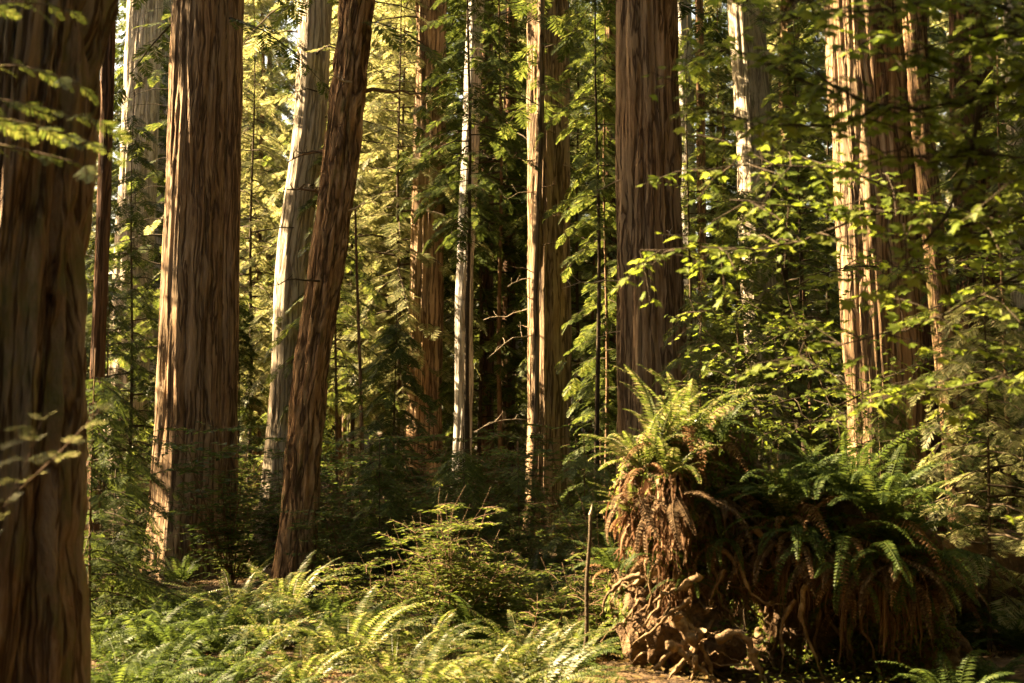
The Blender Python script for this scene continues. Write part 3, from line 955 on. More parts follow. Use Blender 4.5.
# bare thin stems in the gap right of the leaning trunk
thin = []
for k, (px, xt, d, hp, r, mt) in enumerate([(360, 355, 26, 200, 0.045, M_ROUGH), (349, 347, 28, 420, 0.03, M_ROUGH), (400, 404, 36, 210, 0.07, M_PALE), (590, 596, 33, 240, 0.06, M_DARK), (812, 800, 26, 200, 0.06, M_DARK), (725, 722, 32, 100, 0.07, M_DARK)]):
    p0, p1 = at(px, 430, d), at(xt, hp, d)
    H = p1[2]
    ln = (p1[0] - p0[0]) / max(1, p1[2] - CAM_Z)
    root = thing('bare_stem', None, 'sapling', (float(p0[0] - ln * 2.3), d, float(gz(p0[0], d)) - 0.05))
    obj('trunk', trunk_mesh('trunk', mt, r, (ln, 0), H, 700 + k, nseg=14, dz=0.3, zfine=H - 0.3, amp=0.006, spacing=0.04, wob=0.12, taper=0.6 / H), root)
    for q in range(4):
        dead_branch(root, H * (0.5 + 0.12 * q), random.uniform(0, 6.28), random.uniform(.3, .9), 720 + k * 7 + q, 0.01, 0.3, (ln * H * (0.5 + 0.12 * q), 0))
    thin.append((root, px, d))
name_them(thin, 'bare thin dead twigged stem', 'bare sapling stems')

# ------------------------------------------------------------------ ferns


def frond(g, base, az, L, up, arch, npair, rng, m=0, pw=0.011, pl=0.10, twist=0.0, dead=False):
    t = np.linspace(0, 1, npair + 2)
    dh = np.array([math.cos(az), math.sin(az), 0])
    # elevation falls along the frond
    el = up - arch * t ** 1.3
    st = L / (npair + 1)
    hx = np.concatenate([[0], np.cumsum(np.cos(el[:-1]) * st)])
    hz = np.concatenate([[0], np.cumsum(np.sin(el[:-1]) * st)])
    sd0 = np.array([-dh[1], dh[0], 0])
    sw = rng.uniform(-.12, .12) * L
    P = base + dh * hx[:, None] + np.array([0, 0, 1.0]) * hz[:, None] + sd0 * (sw * t * t)[:, None]
    Tg = np.gradient(P, axis=0)
    Tg /= np.linalg.norm(Tg, axis=1)[:, None]
    Sd = np.tile(sd0, (len(P), 1))
    Nn = np.cross(Tg, Sd)
    g.tube(P[::3], np.linspace(0.005, 0.0015, len(P))[::3], 3, m, False)
    idx = np.arange(2, npair + 1)
    tt = t[idx]
    ln = pl * np.minimum(1, tt / 0.16) ** 0.6 * (1 - tt) ** 0.55 * 1.25 + 0.006
    for sgn in (-1, 1):
        D = Sd[idx] * sgn * 0.95 + Tg[idx] * 0.32 - Nn[idx] * rng.uniform(-.05, .4) * (1 if not dead else 2)
        D = D + rng.normal(0, 0.07, D.shape)
        M = frames(D, Nn[idx])
        M = M * np.stack([ln, np.full(len(ln), 1.0), np.full(len(ln), 1.0)], -1)[:, None, :]
        tv = np.array([[0, -pw * .9, 0], [0.5, -pw, 0], [1, 0, -0.006], [0.5, pw, 0], [0, pw * .9, 0]])
        tv = np.array([[0, -pw * 0.7, 0], [0.45, -pw, 0.003], [1.0, 0, -0.006], [0.45, pw, 0.003]])
        g.inst(tv, [[0, 1, 2, 3]], P[idx], M, m)


def fern_meshes(seed, nf, L, up=(0.7, 1.35), arch=(1.0, 1.9), leaf=None, ndead=5, pl=0.10, droopy=False, az=(0, 2 * PI)):
    rng = np.random.default_rng(seed)
    g = Geo()
    for k in range(nf):
        a = az[0] + (az[1] - az[0]) * (k + rng.uniform(-.35, .35)) / nf
        frond(g, np.array([math.cos(a) * .04, math.sin(a) * .04, 0.02]), a, L * rng.uniform(.65, 1.1), rng.uniform(*up), rng.uniform(*arch), int(24 * L / 0.9) + 4, rng, 0, 0.0115, pl * rng.uniform(.85, 1.1))
    me = g.mesh('fronds', [leaf])
    de = None
    if ndead:
        g = Geo()
        for k in range(ndead):
            a = az[0] + (az[1] - az[0]) * rng.random()
            frond(g, np.array([math.cos(a) * .05, math.sin(a) * .05, 0.02]), a, L * rng.uniform(.5, .85), rng.uniform(-.2, .5), rng.uniform(1.2, 2.2), 20, rng, 0, 0.009, pl * .8, dead=True)
        de = g.mesh('dead_fronds', [M_DEADFERN])
    return me, de


FERN = [fern_meshes(900, 17, 1.0, leaf=M_FERN, ndead=5), fern_meshes(901, 21, 1.15, (0.8, 1.4), (1.0, 1.8), M_FERN, 4, 0.11), fern_meshes(902, 14, 0.8, (0.5, 1.2), (0.9, 1.7), M_FERN_D, 4, 0.09),
        fern_meshes(903, 18, 1.0, (0.6, 1.3), (1.1, 2.0), M_FERN_D, 3, 0.10), fern_meshes(904, 12, 0.65, (0.6, 1.3), (0.8, 1.6), M_FERN, 2, 0.075)]


def fern(k, x, y, z, rz, s, tilt=(0, 0)):
    root = thing('sword_fern', None, 'fern', (x, y, z))
    root.rotation_euler = (tilt[0], tilt[1], rz)
    root.scale = (s, s, s)
    obj('fronds', FERN[k][0], root)
    if FERN[k][1]:
        obj('dead_fronds', FERN[k][1], root)
    return root


def in_rootmass(x, y):
    return 0.7 < x < 4.6 and 12.0 < y < 15.6


rng = np.random.default_rng(31)
FP = []
# front bank of ferns, then further back
front = [(245, 12.6, 3), (302, 12.2, 1), (395, 12.0, 1), (455, 12.3, 0), (500, 12.0, 1), (545, 12.2, 1), (350, 12.9, 1), (432, 13.4, 0), (275, 13.6, 0), (215, 12.8, 2), (170, 12.8, 3),
         (130, 12.4, 3), (190, 14.5, 3), (240, 15.3, 1), (290, 16.0, 1), (150, 15.5, 2), (520, 13.6, 0), (330, 15.0, 3), (105, 13.6, 2), (575, 13.2, 2), (225, 11.2, 3), (150, 11.0, 3), (290, 11.0, 2),
         (560, 11.3, 0), (480, 11.2, 0), (400, 11.0, 0), (345, 10.9, 2), (110, 11.6, 2), (950, 11.8, 3), (1000, 12.2, 2), (985, 13.6, 3), (1020, 14.6, 3), (960, 15.6, 2), (600, 11.0, 4), (420, 11.4, 1), (520, 11.4, 1), (200, 11.8, 3), (125, 11.2, 3), (140, 12.2, 3), (220, 13.6, 3), (180, 13.6, 3), (355, 14.2, 3), (300, 14.4, 3), (250, 10.6, 3), (190, 10.5, 3), (110, 14.5, 3), (150, 14.0, 3), (195, 15.2, 3), (232, 14.6, 3), (125, 16.0, 3), (170, 16.6, 3), (262, 14.4, 3), (215, 17.0, 3), (250, 18.0, 3), (140, 18.5, 3), (185, 18.8, 3), (320, 17.5, 3), (355, 17.0, 3)]
ferns_a, ferns_b, ferns_c = [], [], []
for px, d, k in front:
    x = (px - 512) / F * d
    FP.append((x, d))
    o = fern(k, x, d, float(gz(x, d)) + 0.02, rng.uniform(0, 6.28), rng.uniform(.72, .98), (rng.uniform(-.1, .1), rng.uniform(-.1, .1)))
    (ferns_a if d < 12.9 else ferns_b).append((o, px, d))
tries = 0
while len(ferns_b) + len(ferns_c) < 150 and tries < 5000:
    tries += 1
    d = 13.5 + 20 * rng.random() ** 1.3
    px = rng.uniform(60, 1030)
    x = (px - 512) / F * d
    if in_rootmass(x, d) or any((x - a) ** 2 + (d - b) ** 2 < 0.36 for a, b in FP) or any((x - a) ** 2 + (d - b) ** 2 < (r + .3) ** 2 for a, b, r in TRUNK_XY):
        continue
    FP.append((x, d))
    k = int(rng.choice([0, 2, 3, 3, 2, 4]))
    o = fern(k, x, d, float(gz(x, d)) + 0.02, rng.uniform(0, 6.28), rng.uniform(.8, 1.3), (rng.uniform(-.12, .12), rng.uniform(-.12, .12)))
    (ferns_b if d < 20 else ferns_c).append((o, px, d))
for q in range(46):
    d = rng.uniform(9, 24)
    sx = rng.choice([-1, 1])
    x = sx * (d * 0.40 + rng.uniform(.3, 4.5))
    o = fern(int(rng.choice([0, 2, 3])), x, d, float(gz(x, d)) + 0.02, rng.uniform(0, 6.28), rng.uniform(.8, 1.2))
    tag(o, 'sword fern growing beside the view on the forest floor', 'fern', 'sword ferns beside the view')
name_them(ferns_a, 'arching fern in front bank', 'sword ferns on the forest floor')
name_them(ferns_b, 'shaded fern behind front bank', 'sword ferns on the forest floor')
name_them(ferns_c, 'small fern under distant trees', 'sword ferns on the forest floor')

# ------------------------------------------------------------------ shrubs


def leaf_tpl(wd=0.5):
    V = np.array([[0, 0, 0], [0.35, -wd * .5, 0.06], [1, 0, -0.08], [0.35, wd * .5, 0.06], [0.4, 0, -0.03]])
    return V, np.array([[0, 1, 2, 4], [0, 4, 2, 3]])


LEAF = leaf_tpl(0.55)


def shrub_mesh(seed, H, spread, nst, leafsz, leaf, ntw=7, nlf=10):
    rng = np.random.default_rng(seed)
    gs, gl = Geo(), Geo()
    P, D, N, Sc = [], [], [], []
    for s in range(nst):
        a = rng.uniform(0, 6.28)
        h = H * rng.uniform(.5, 1.05)
        t = np.linspace(0, 1, 8)
        o = rng.uniform(0.2, 1) * spread
        pts = np.stack([np.cos(a) * o * t ** 1.5, np.sin(a) * o * t ** 1.5, h * t], -1) + np.cumsum(rng.normal(0, .02, (8, 3)), 0)
        gs.tube(pts, 0.010 * (1 - .8 * t), 5, 0)
        for q in range(ntw):
            b = rng.uniform(.25, 1)
            p = pts[int(b * 7)]
            aa = rng.uniform(0, 6.28)
            L = rng.uniform(.2, .5) * spread
            e = p + np.array([math.cos(aa) * L, math.sin(aa) * L, rng.uniform(-.08, .18) * L * 2])
            gs.tube(np.array([p, (p + e) / 2 + [0, 0, .02], e]), [.004, .003, .0015], 3, 0, False)
            for f in range(nlf):
                u = (f + .5) / nlf
                pp = p + (e - p) * u
                sgn = 1 if f % 2 else -1
                dv = (e - p) / L
                P.append(pp); D.append(dv * .4 + np.array([-dv[1], dv[0], 0]) * sgn + [0, 0, rng.uniform(-.3, .25)])
                N.append([rng.uniform(-.4, .4), rng.uniform(-.4, .4), 1]); Sc.append(leafsz * rng.uniform(.6, 1.2))
    M = frames(np.array(D), np.array(N)) * np.array(Sc)[:, None, None]
    gl.inst(LEAF[0], LEAF[1], np.array(P), M, 0)
    return gs.mesh('stems', [M_TWIG]), gl.mesh('leaves', [leaf])


SHRUB = [shrub_mesh(1, 1.5, 0.9, 12, 0.085, M_SHRUB, 13, 9), shrub_mesh(2, 1.0, 0.8, 12, 0.07, M_SHRUB, 13, 9), shrub_mesh(3, 2.0, 1.1, 14, 0.10, M_FERN_D, 16, 9), shrub_mesh(4, 0.7, 0.6, 12, 0.06, M_SHRUB, 9, 10)]


def shrub(k, x, y, s, rz, z=None):
    root = thing('huckleberry_shrub', None, 'shrub', (x, y, float(gz(x, y)) - 0.03 if z is None else z))
    root.rotation_euler.z = rz
    root.scale = (s, s, s)
    obj('stems', SHRUB[k][0], root)
    obj('leaves', SHRUB[k][1], root)
    return root


sh_a, sh_b = [], []
for px, d, k, s in [(430, 16, 0, 1.1), (400, 15.2, 1, 1.0), (455, 15.5, 0, 1.0), (495, 15.8, 1, 1.1), (575, 15.2, 1, 1.0), (605, 14.8, 1, 1.1), (535, 14.4, 3, 1.0), (370, 15, 1, .9), (610, 16.5, 0, 1.2),
                    (236, 23, 1, .8), (232, 27, 2, .8), (110, 17.5, 0, 1.0), (345, 19, 2, .8), (400, 20, 2, 1.0), (480, 19.5, 2, 1.0), (515, 22, 2, .8), (600, 20, 2, 1.0), (122, 19, 2, .8), (720, 15.8, 0, 1.2),
                    (760, 16.2, 2, 1.1), (800, 16, 0, 1.3), (690, 16.5, 0, 1.1), (980, 16.5, 0, 1.0), (930, 16.2, 1, 1.0), (850, 17, 2, 1.0), (360, 23, 2, 1.3), (430, 25, 2, 1.3), (500, 25, 2, 1.4), (590, 26, 2, 1.4), (280, 27, 2, 1.3)]:
    x = (px - 512) / F * d
    o = shrub(k, x, d, s, rng.uniform(0, 6.28))
    (sh_a if k != 2 else sh_b).append((o, px, d))
tries = 0
while len(sh_b) < 70 and tries < 3000:
    tries += 1
    d = 20 + 22 * rng.random()
    px = rng.uniform(80, 1030)
    x = (px - 512) / F * d
    if any((x - a) ** 2 + (d - b) ** 2 < (r + .4) ** 2 for a, b, r in TRUNK_XY):
        continue
    if any(abs(px - q) < 34 and d < dd for q, dd in ((187, 24), (276, 33), (303, 19), (549, 30), (560, 30))):
        continue
    k = int(rng.choice([0, 2, 2, 1]))
    o = shrub(k, x, d, rng.uniform(.9, 1.6), rng.uniform(0, 6.28))
    sh_b.append((o, px, d))
name_them(sh_a, 'leafy bright huckleberry shrub', 'shrubs on the forest floor')
name_them(sh_b, 'dark huckleberry shrub further back', 'shrubs on the forest floor')

# loose litter and low ground leaves
rng = np.random.default_rng(8)
n = 38000
yy = 8.5 + 24 * rng.random(n) ** 1.6
xx = rng.uniform(-1, 1, n) * (yy * 0.62 + 3)
P = np.stack([xx, yy, gz(xx, yy) + 0.015 + 0.05 * rng.random(n)], -1)
D = np.stack([rng.normal(0, 1, n), rng.normal(0, 1, n), rng.normal(0, .25, n)], -1)
N = np.stack([rng.normal(0, .35, n), rng.normal(0, .35, n), np.ones(n)], -1)
g = Geo()
g.inst(LEAF[0], LEAF[1], P, frames(D, N) * rng.uniform(.03, .11, n)[:, None, None], 0)
tag(obj('leaf_litter', g.mesh('leaf_litter', [M_LITTER])), kind='stuff')
n = 44000
yy = 8.5 + 20 * rng.random(n) ** 1.5
xx = rng.uniform(-1, 1, n) * (yy * 0.62 + 3)
cl = fbm(xx * 0.8, yy * 0.8, 0.3, 77, 2)
k = cl > 0.47
xx, yy = xx[k], yy[k]
n = len(xx)
P = np.stack([xx, yy, gz(xx, yy) + 0.05 + 0.16 * rng.random(n)], -1)
D = np.stack([rng.normal(0, 1, n), rng.normal(0, 1, n), rng.normal(0, .25, n)], -1)
N = np.stack([rng.normal(0, .3, n), rng.normal(0, .3, n), np.ones(n)], -1)
g = Geo()
g.inst(LEAF[0], LEAF[1], P, frames(D, N) * rng.uniform(.03, .07, n)[:, None, None], 0)
tag(obj('ground_cover', g.mesh('ground_cover', [M_SHRUB])), kind='stuff')

# ------------------------------------------------------------------ the uprooted root mass
RD = 13.4
rc = at(775, 600, RD)
root = thing('uprooted_stump', 'uprooted tree base of brown soil and tangled roots, topped with sword ferns', 'tree stump', (float(rc[0]), RD, float(gz(rc[0], RD))))
RB = np.array([rc[0], RD, float(gz(rc[0], RD))])


def lump(V, r, p, sq=1.0):
    return V * r + p


def uv_sphere(nu=40, nv=24):
    u = np.arange(nu) / nu * 2 * PI
    v = np.linspace(-PI / 2, PI / 2, nv)
    Vv, U = np.meshgrid(v, u, indexing='ij')
    V = np.stack([np.cos(Vv) * np.cos(U), np.cos(Vv) * np.sin(U), np.sin(Vv)], -1).reshape(-1, 3)
    i, j = np.meshgrid(np.arange(nv - 1), np.arange(nu), indexing='ij')
    j2 = (j + 1) % nu
    Q = np.stack([i * nu + j, i * nu + j2, (i + 1) * nu + j2, (i + 1) * nu + j], -1).reshape(-1, 4)
    return V, Q


sv, sq = uv_sphere()
g = Geo()
for (px, py, dd, rx, ry, rz) in [(662, 505, 13.4, 0.36, 0.42, 0.62), (690, 560, 13.6, 0.5, 0.5, 0.75), (720, 470, 14.0, 0.35, 0.4, 0.55), (770, 540, 14.3, 0.70, 0.5, 0.6), (800, 525, 13.5, 0.55, 0.45, 0.36),
                                 (865, 545, 13.3, 0.60, 0.5, 0.45), (890, 600, 13.5, 0.42, 0.45, 0.7), (835, 600, 14.2, 0.75, 0.5, 0.7), (680, 640, 13.3, 0.55, 0.5, 0.4), (770, 675, 14.2, 0.9, 0.5, 0.3), (900, 660, 13.7, 0.6, 0.5, 0.4),
                                 (640, 600, 13.5, 0.3, 0.35, 0.4)]:
    g.add(sv * np.array([rx, ry, rz]) + at(px, py, dd) - RB, sq)
tmp_me = g.mesh('tmp', [M_SOIL])
tmp = obj('tmp', tmp_me)
md = tmp.modifiers.new('r', 'REMESH')
md.mode = 'VOXEL'
md.voxel_size = 0.035
dg = bpy.context.evaluated_depsgraph_get()
ev = tmp.evaluated_get(dg)
me = bpy.data.meshes.new_from_object(ev)
bpy.data.objects.remove(tmp)
n = len(me.vertices)
V = np.zeros(n * 3, np.float32)
me.vertices.foreach_get('co', V)
V = V.reshape(-1, 3).astype(float)
NN = np.zeros(n * 3, np.float32)
me.vertices.foreach_get('normal', NN)
NN = NN.reshape(-1, 3)
dsp = (fbm(V[:, 0] * 3, V[:, 1] * 3, V[:, 2] * 1.6, 5, 4) - 0.5) * 0.55 + (fbm(V[:, 0] * 10, V[:, 1] * 10, V[:, 2] * 4, 6, 3) - 0.5) * 0.22
V += NN * dsp[:, None]
me.vertices.foreach_set('co', V.astype(np.float32).ravel())
me.polygons.foreach_set('use_smooth', np.ones(len(me.polygons), bool))
me.update()
me.materials.clear()
me.materials.append(M_SOIL)
me.name = 'soil_mass'
obj('soil_mass', me, root)
SURF, SURF_N = V + RB, NN
kk = (SURF_N[:, 1] < 0.1)
FS, FN = SURF[kk], SURF_N[kk]
spx = np.array([project(p)[:2] for p in FS])


def surf_near(px, py):
    """nearest point of the mass to a place in the photograph, on the side that faces the camera"""
    dd = (spx[:, 0] - px) ** 2 + (spx[:, 1] - py) ** 2
    c = np.where(dd < dd.min() + 30)[0]
    q = c[np.argmin(FS[c, 1])]
    return FS[q].copy(), FN[q].copy()


rng = np.random.default_rng(44)


def root_piece(pts, r, mat, nm='root', ends=0.25):
    t = np.linspace(0, 1, len(pts))
    R = r * (1 - (1 - ends) * t) * (1 + 0.18 * np.sin(t * 17 + rng.uniform(0, 6)))
    R *= rng.uniform(.8, 1.25, len(pts))
    g = Geo()
    g.tube(np.asarray(pts) - RB, R, 11, 0)
    v = g.V[0]
    v += (np.stack([fbm(v[:, 0] * 22 + q * 7, v[:, 1] * 22, v[:, 2] * 22, 91 + q, 3) for q in range(3)], -1) - .5) * r * 0.9
    obj(nm, g.mesh(nm, [mat]), root)


def wiggle(p0, p1, k=14, amp=0.06, sag=0.0):
    t = np.linspace(0, 1, k)
    P = p0 + (p1 - p0) * t[:, None]
    wv = np.cumsum(rng.normal(0, amp, (k, 3)) * 0.6, 0)
    wv -= wv[-1] * t[:, None]
    P += wv
    P[:, 2] -= sag * np.sin(PI * t)
    return P


# pale thick roots drawn over the mass (start and end in photograph pixels, radius in metres)
for (a, b, r, mt, sg) in [((668, 560), (615, 590), .035, 0, .05), ((690, 560), (625, 640), .03, 0, 0), ((700, 570), (655, 615), .045, 0, -.03), ((655, 545), (600, 610), .025, 1, -.05), ((680, 610), (690, 665), .07, 0, 0),
                          ((695, 590), (700, 670), .055, 0, 0), ((712, 640), (755, 625), .030, 0, -.02), ((755, 625), (750, 668), .05, 0, -.03), ((750, 668), (700, 665), .04, 0, .03), ((735, 580), (762, 612), .02, 0, .10),
                          ((765, 610), (780, 560), .02, 0, .05), ((700, 520), (720, 600), .03, 1, 0), ((728, 540), (740, 600), .022, 1, 0), ((775, 545), (780, 600), .05, 0, 0), ((780, 600), (800, 670), .03, 1, 0),
                          ((815, 560), (825, 665), .028, 1, 0), ((850, 560), (848, 670), .03, 1, 0), ((885, 560), (905, 660), .026, 1, 0), ((915, 570), (925, 650), .022, 1, 0), ((870, 590), (880, 680), .022, 1, 0),
                          ((640, 600), (600, 640), .02, 1, 0), ((645, 580), (608, 570), .022, 0, 0), ((670, 620), (630, 665), .03, 0, 0), ((705, 665), (665, 690), .04, 0, 0), ((790, 620), (770, 690), .03, 1, 0),
                          ((830, 600), (860, 690), .028, 1, 0), ((740, 500), (760, 560), .03, 1, 0), ((720, 600), (690, 640), .025, 0, 0), ((665, 655), (720, 680), .05, 0, 0), ((760, 560), (730, 640), .02, 1, 0)]:
    p0, _ = surf_near(*a)
    p1 = surf_near(*b)[0]
    q = at(b[0], b[1], p1[1])
    p1 = p1 if np.linalg.norm(q - p1) < 0.15 else at(b[0], b[1], p0[1] - 0.25)
    p0 = p0 + np.array([0, 0.04, 0])
    p1 = p1 + np.array([0, -0.10, 0])
    root_piece(wiggle(p0, p1, 14, 0.035, sg), r, M_ROOT if mt == 0 else M_ROOT_D)
# the pale sunlit root boss low on the left and the loop beside it
for (pts, dd, r, mt) in [([(676, 618), (690, 640), (696, 662), (690, 690)], 12.5, .055, 0), ([(668, 640), (684, 655), (704, 672), (726, 690)], 12.52, .04, 0), ([(700, 630), (694, 650), (680, 668), (660, 686)], 12.52, .04, 0), ([(690, 630), (704, 650), (712, 676), (730, 695)], 12.85, .035, 0), ([(688, 640), (668, 655), (650, 675), (640, 695)], 12.85, .03, 0),
                         ([(716, 640), (735, 630), (750, 640), (752, 660), (735, 668), (712, 662)], 12.8, .035, 0), ([(752, 650), (760, 672), (772, 692)], 12.8, .04, 0), ([(640, 575), (622, 580), (606, 596), (600, 615)], 12.8, .028, 0),
                         ([(700, 575), (680, 590), (660, 596), (640, 612)], 12.85, .04, 0), ([(690, 600), (670, 612), (655, 630), (632, 645)], 12.8, .026, 0), ([(725, 570), (712, 592), (706, 615)], 12.9, .022, 1),
                         ([(738, 560), (748, 590), (768, 606), (790, 602)], 12.9, .020, 0), ([(806, 585), (800, 615), (812, 650), (830, 690)], 12.8, .028, 0), ([(795, 600), (780, 625), (784, 655), (776, 690)], 12.85, .022, 1),
                         ([(660, 560), (648, 575), (652, 600), (640, 625)], 12.85, .022, 1), ([(715, 545), (735, 560), (742, 590)], 13.0, .03, 1), ([(755, 530), (775, 545), (800, 550)], 13.0, .03, 1)]:
    P = np.array([at(x, y, dd + 0.05 * math.sin(3 * q)) for q, (x, y) in enumerate(pts)])
    tq = np.linspace(0, len(P) - 1, 16)
    c = np.stack([np.interp(tq, np.arange(len(P)), P[:, q]) for q in range(3)], -1)
    for _ in range(2):
        c[1:-1] = (c[:-2] + 2 * c[1:-1] + c[2:]) / 4
    c[1:-1] += rng.normal(0, r * .22, (14, 3))
    root_piece(c, r, M_ROOT if mt == 0 else M_ROOT_D, ends=.12)
# random small roots poking out
for k in range(40):
    px, py = (rng.uniform(630, 930), rng.uniform(540, 680)) if k < 16 else (rng.uniform(620, 770), rng.uniform(550, 680))
    p0, n0 = surf_near(px, py)
    d = n0 * 0.6 + np.array([rng.normal(0, .5), -.4, rng.normal(-.3, .4)])
    L = rng.uniform(.15, .5)
    root_piece(wiggle(p0 - n0 * .05, p0 + d / np.linalg.norm(d) * L, 9, 0.03, 0.03), rng.uniform(.006, .018), M_ROOT if rng.random() < .45 else M_ROOT_D)


# hanging fibres and dead fronds: the brown curtains
DEADHANG = [fern_meshes(960 + q, 11, .75, (-.5, .25), (1.0, 1.7), M_DEADDARK, 0, .06)[0] for q in range(2)]
for q, (px, py) in enumerate([(638, 500), (672, 492), (800, 545), (835, 550), (868, 560), (900, 565), (925, 580), (775, 540), (745, 520), (720, 500)]):
    p, nn = surf_near(px, py)
    o = obj('dead_frond', DEADHANG[q % 2], root, (p - RB + nn * .02).tolist())
    o.rotation_euler = (rng.uniform(-.3, .3), rng.uniform(-.3, .3), rng.uniform(0, 6.28))

def fringe(name, px0, px1, py0, py1, n, L0, L1, mat, seed, wd=0.008):
    r = np.random.default_rng(seed)
    V, Q = [], []
    for k in range(n):
        p, nn = surf_near(r.uniform(px0, px1), r.uniform(py0, py1))
        p = p + np.array([nn[0], nn[1], 0]) * 0.03
        L = r.uniform(L0, L1)
        m = 7
        t = np.linspace(0, 1, m)
        out = np.array([nn[0] * .7, min(nn[1], -.15), 0]) * r.uniform(.02, .16)
        c = p + out * np.sin(t * 1.6)[:, None] + np.array([0, 0, -1]) * (L * t)[:, None] + np.cumsum(r.normal(0, .012, (m, 3)), 0)
        a = r.uniform(0, PI)
        s = np.array([math.cos(a), math.sin(a), 0])
        w_ = wd * r.uniform(.5, 1.6) * (1 - .8 * t)
        b = len(V)
        for q in range(m):
            V.append(c[q] - s * w_[q])
            V.append(c[q] + s * w_[q])
        for q in range(m - 1):
            Q.append([b + 2 * q, b + 2 * q + 1, b + 2 * q + 3, b + 2 * q + 2])
    V = np.array(V) - RB
    obj(name, make_mesh(name, V, np.array(Q), [mat]), root)


fringe('root_fringe', 622, 690, 470, 540, 300, .1, .42, M_FIBRE, 1, .012)
fringe('root_fringe', 655, 682, 568, 596, 150, .06, .28, M_FIBRE, 12, .007)
fringe('root_fringe', 720, 745, 590, 612, 110, .06, .28, M_FIBRE, 13, .007)
fringe('root_fringe', 700, 745, 490, 560, 120, .1, .4, M_FIBRE, 2)
for k, (fx, fy, fn, fl) in enumerate([(788, 560, 30, .7), (806, 540, 36, .9), (826, 560, 22, .5), (845, 555, 30, .85), (866, 565, 24, .6), (884, 560, 34, .9), (905, 570, 28, .75), (922, 575, 16, .5), (765, 520, 24, .5), (745, 540, 20, .4), (725, 500, 24, .5)]):
    fringe('root_fringe', fx - 7, fx + 7, fy - 14, fy + 14, fn, fl * .4, fl, M_FIBRE, 30 + k, .011)

rr = np.random.default_rng(61)
g = Geo()
cl = fbm(SURF[:, 0] * 2.5, SURF[:, 1] * 2.5, SURF[:, 2] * 2.5, 19, 3)
cand = np.where((cl > 0.46) & (SURF_N[:, 2] > -0.6))[0]
pick = rr.choice(cand, 24000)
Pm = SURF[pick] - RB + SURF_N[pick] * 0.015 + rr.normal(0, .012, (24000, 3))
Dm = np.stack([rr.normal(0, .6, 24000), rr.normal(-.2, .6, 24000), rr.uniform(-1.2, .2, 24000)], -1)
g.inst(LEAF[0], LEAF[1], Pm, frames(Dm, SURF_N[pick] + rr.normal(0, .3, (24000, 3))) * rr.uniform(.025, .075, 24000)[:, None, None], 0)
mo = obj('moss_foliage', g.mesh('moss_foliage', [M_SHRUB]), root)
mo['kind'] = 'stuff'

# fallen log lying behind, the rest of the uprooted tree
g = Geo()
t = np.linspace(0, 1, 30)
p0, p1 = at(900, 575, 14.6) - RB, at(1100, 560, 20) - RB
g.tube(p0 + (p1 - p0) * t[:, None] + np.stack([0 * t, 0 * t, .03 * np.sin(t * 20)], -1), 0.42 + 0.02 * np.sin(t * 33), 20, 0)
obj('trunk', g.mesh('trunk', [M_SOIL]), root)

# ferns on the mass
up_ferns = []
HANG = [fern_meshes(950, 12, 0.95, (0.1, 0.7), (1.4, 2.2), M_FERN_D, 7, 0.085), fern_meshes(951, 12, 1.0, (0.9, 1.5), (0.8, 1.5), M_FERN, 4, 0.09)]
FERN += HANG
for (px, py, k, s, dz) in [(655, 452, 6, .95, .05), (640, 470, 0, .75, 0), (685, 440, 6, 1.0, .05), (672, 470, 4, 1.0, 0), (715, 440, 3, .7, 0), (790, 500, 3, .85, 0), (820, 490, 3, .9, .05), (760, 505, 2, .9, 0),
                           (850, 505, 3, .95, .05), (880, 525, 3, 1.05, .05), (905, 545, 3, .95, 0), (840, 535, 5, 1.0, 0), (800, 535, 5, .9, 0), (925, 560, 5, 1.0, 0), (870, 560, 5, 1.05, 0), (745, 530, 2, .7, 0),
                           (780, 520, 0, .7, 0), (900, 580, 5, .9, 0), (630, 520, 4, .9, 0), (612, 560, 2, .7, 0), (815, 555, 5, .8, 0), (790, 575, 5, .8, 0), (840, 585, 5, .85, 0), (765, 560, 5, .7, 0), (920, 590, 5, .8, 0), (870, 600, 5, .8, 0), (705, 500, 5, .7, 0), (725, 540, 5, .6, 0), (650, 560, 5, .5, 0), (690, 585, 5, .5, 0)]:
    dd = (spx[:, 0] - px) ** 2 + (spx[:, 1] - py) ** 2
    p, nn = surf_near(px, py)
    o = fern(k, p[0], p[1], p[2] + dz, rng.uniform(0, 6.28), s, (rng.uniform(.0, .3), rng.uniform(-.2, .2)))
    up_ferns.append((o, px, py))
for grp, ph in ((sorted([u for u in up_ferns if u[1] < 735], key=lambda u: u[1]), 'sword fern on the tall left lobe of the root mass'),
                (sorted([u for u in up_ferns if u[1] >= 735], key=lambda u: u[1]), 'dark sword fern on the broad right lobe of the root mass')):
    for k, (o, px, py) in enumerate(grp):
        o['label'] = '%s, %s from left' % (ph, ORD[k])
        o['group'] = 'sword ferns growing on the root mass'

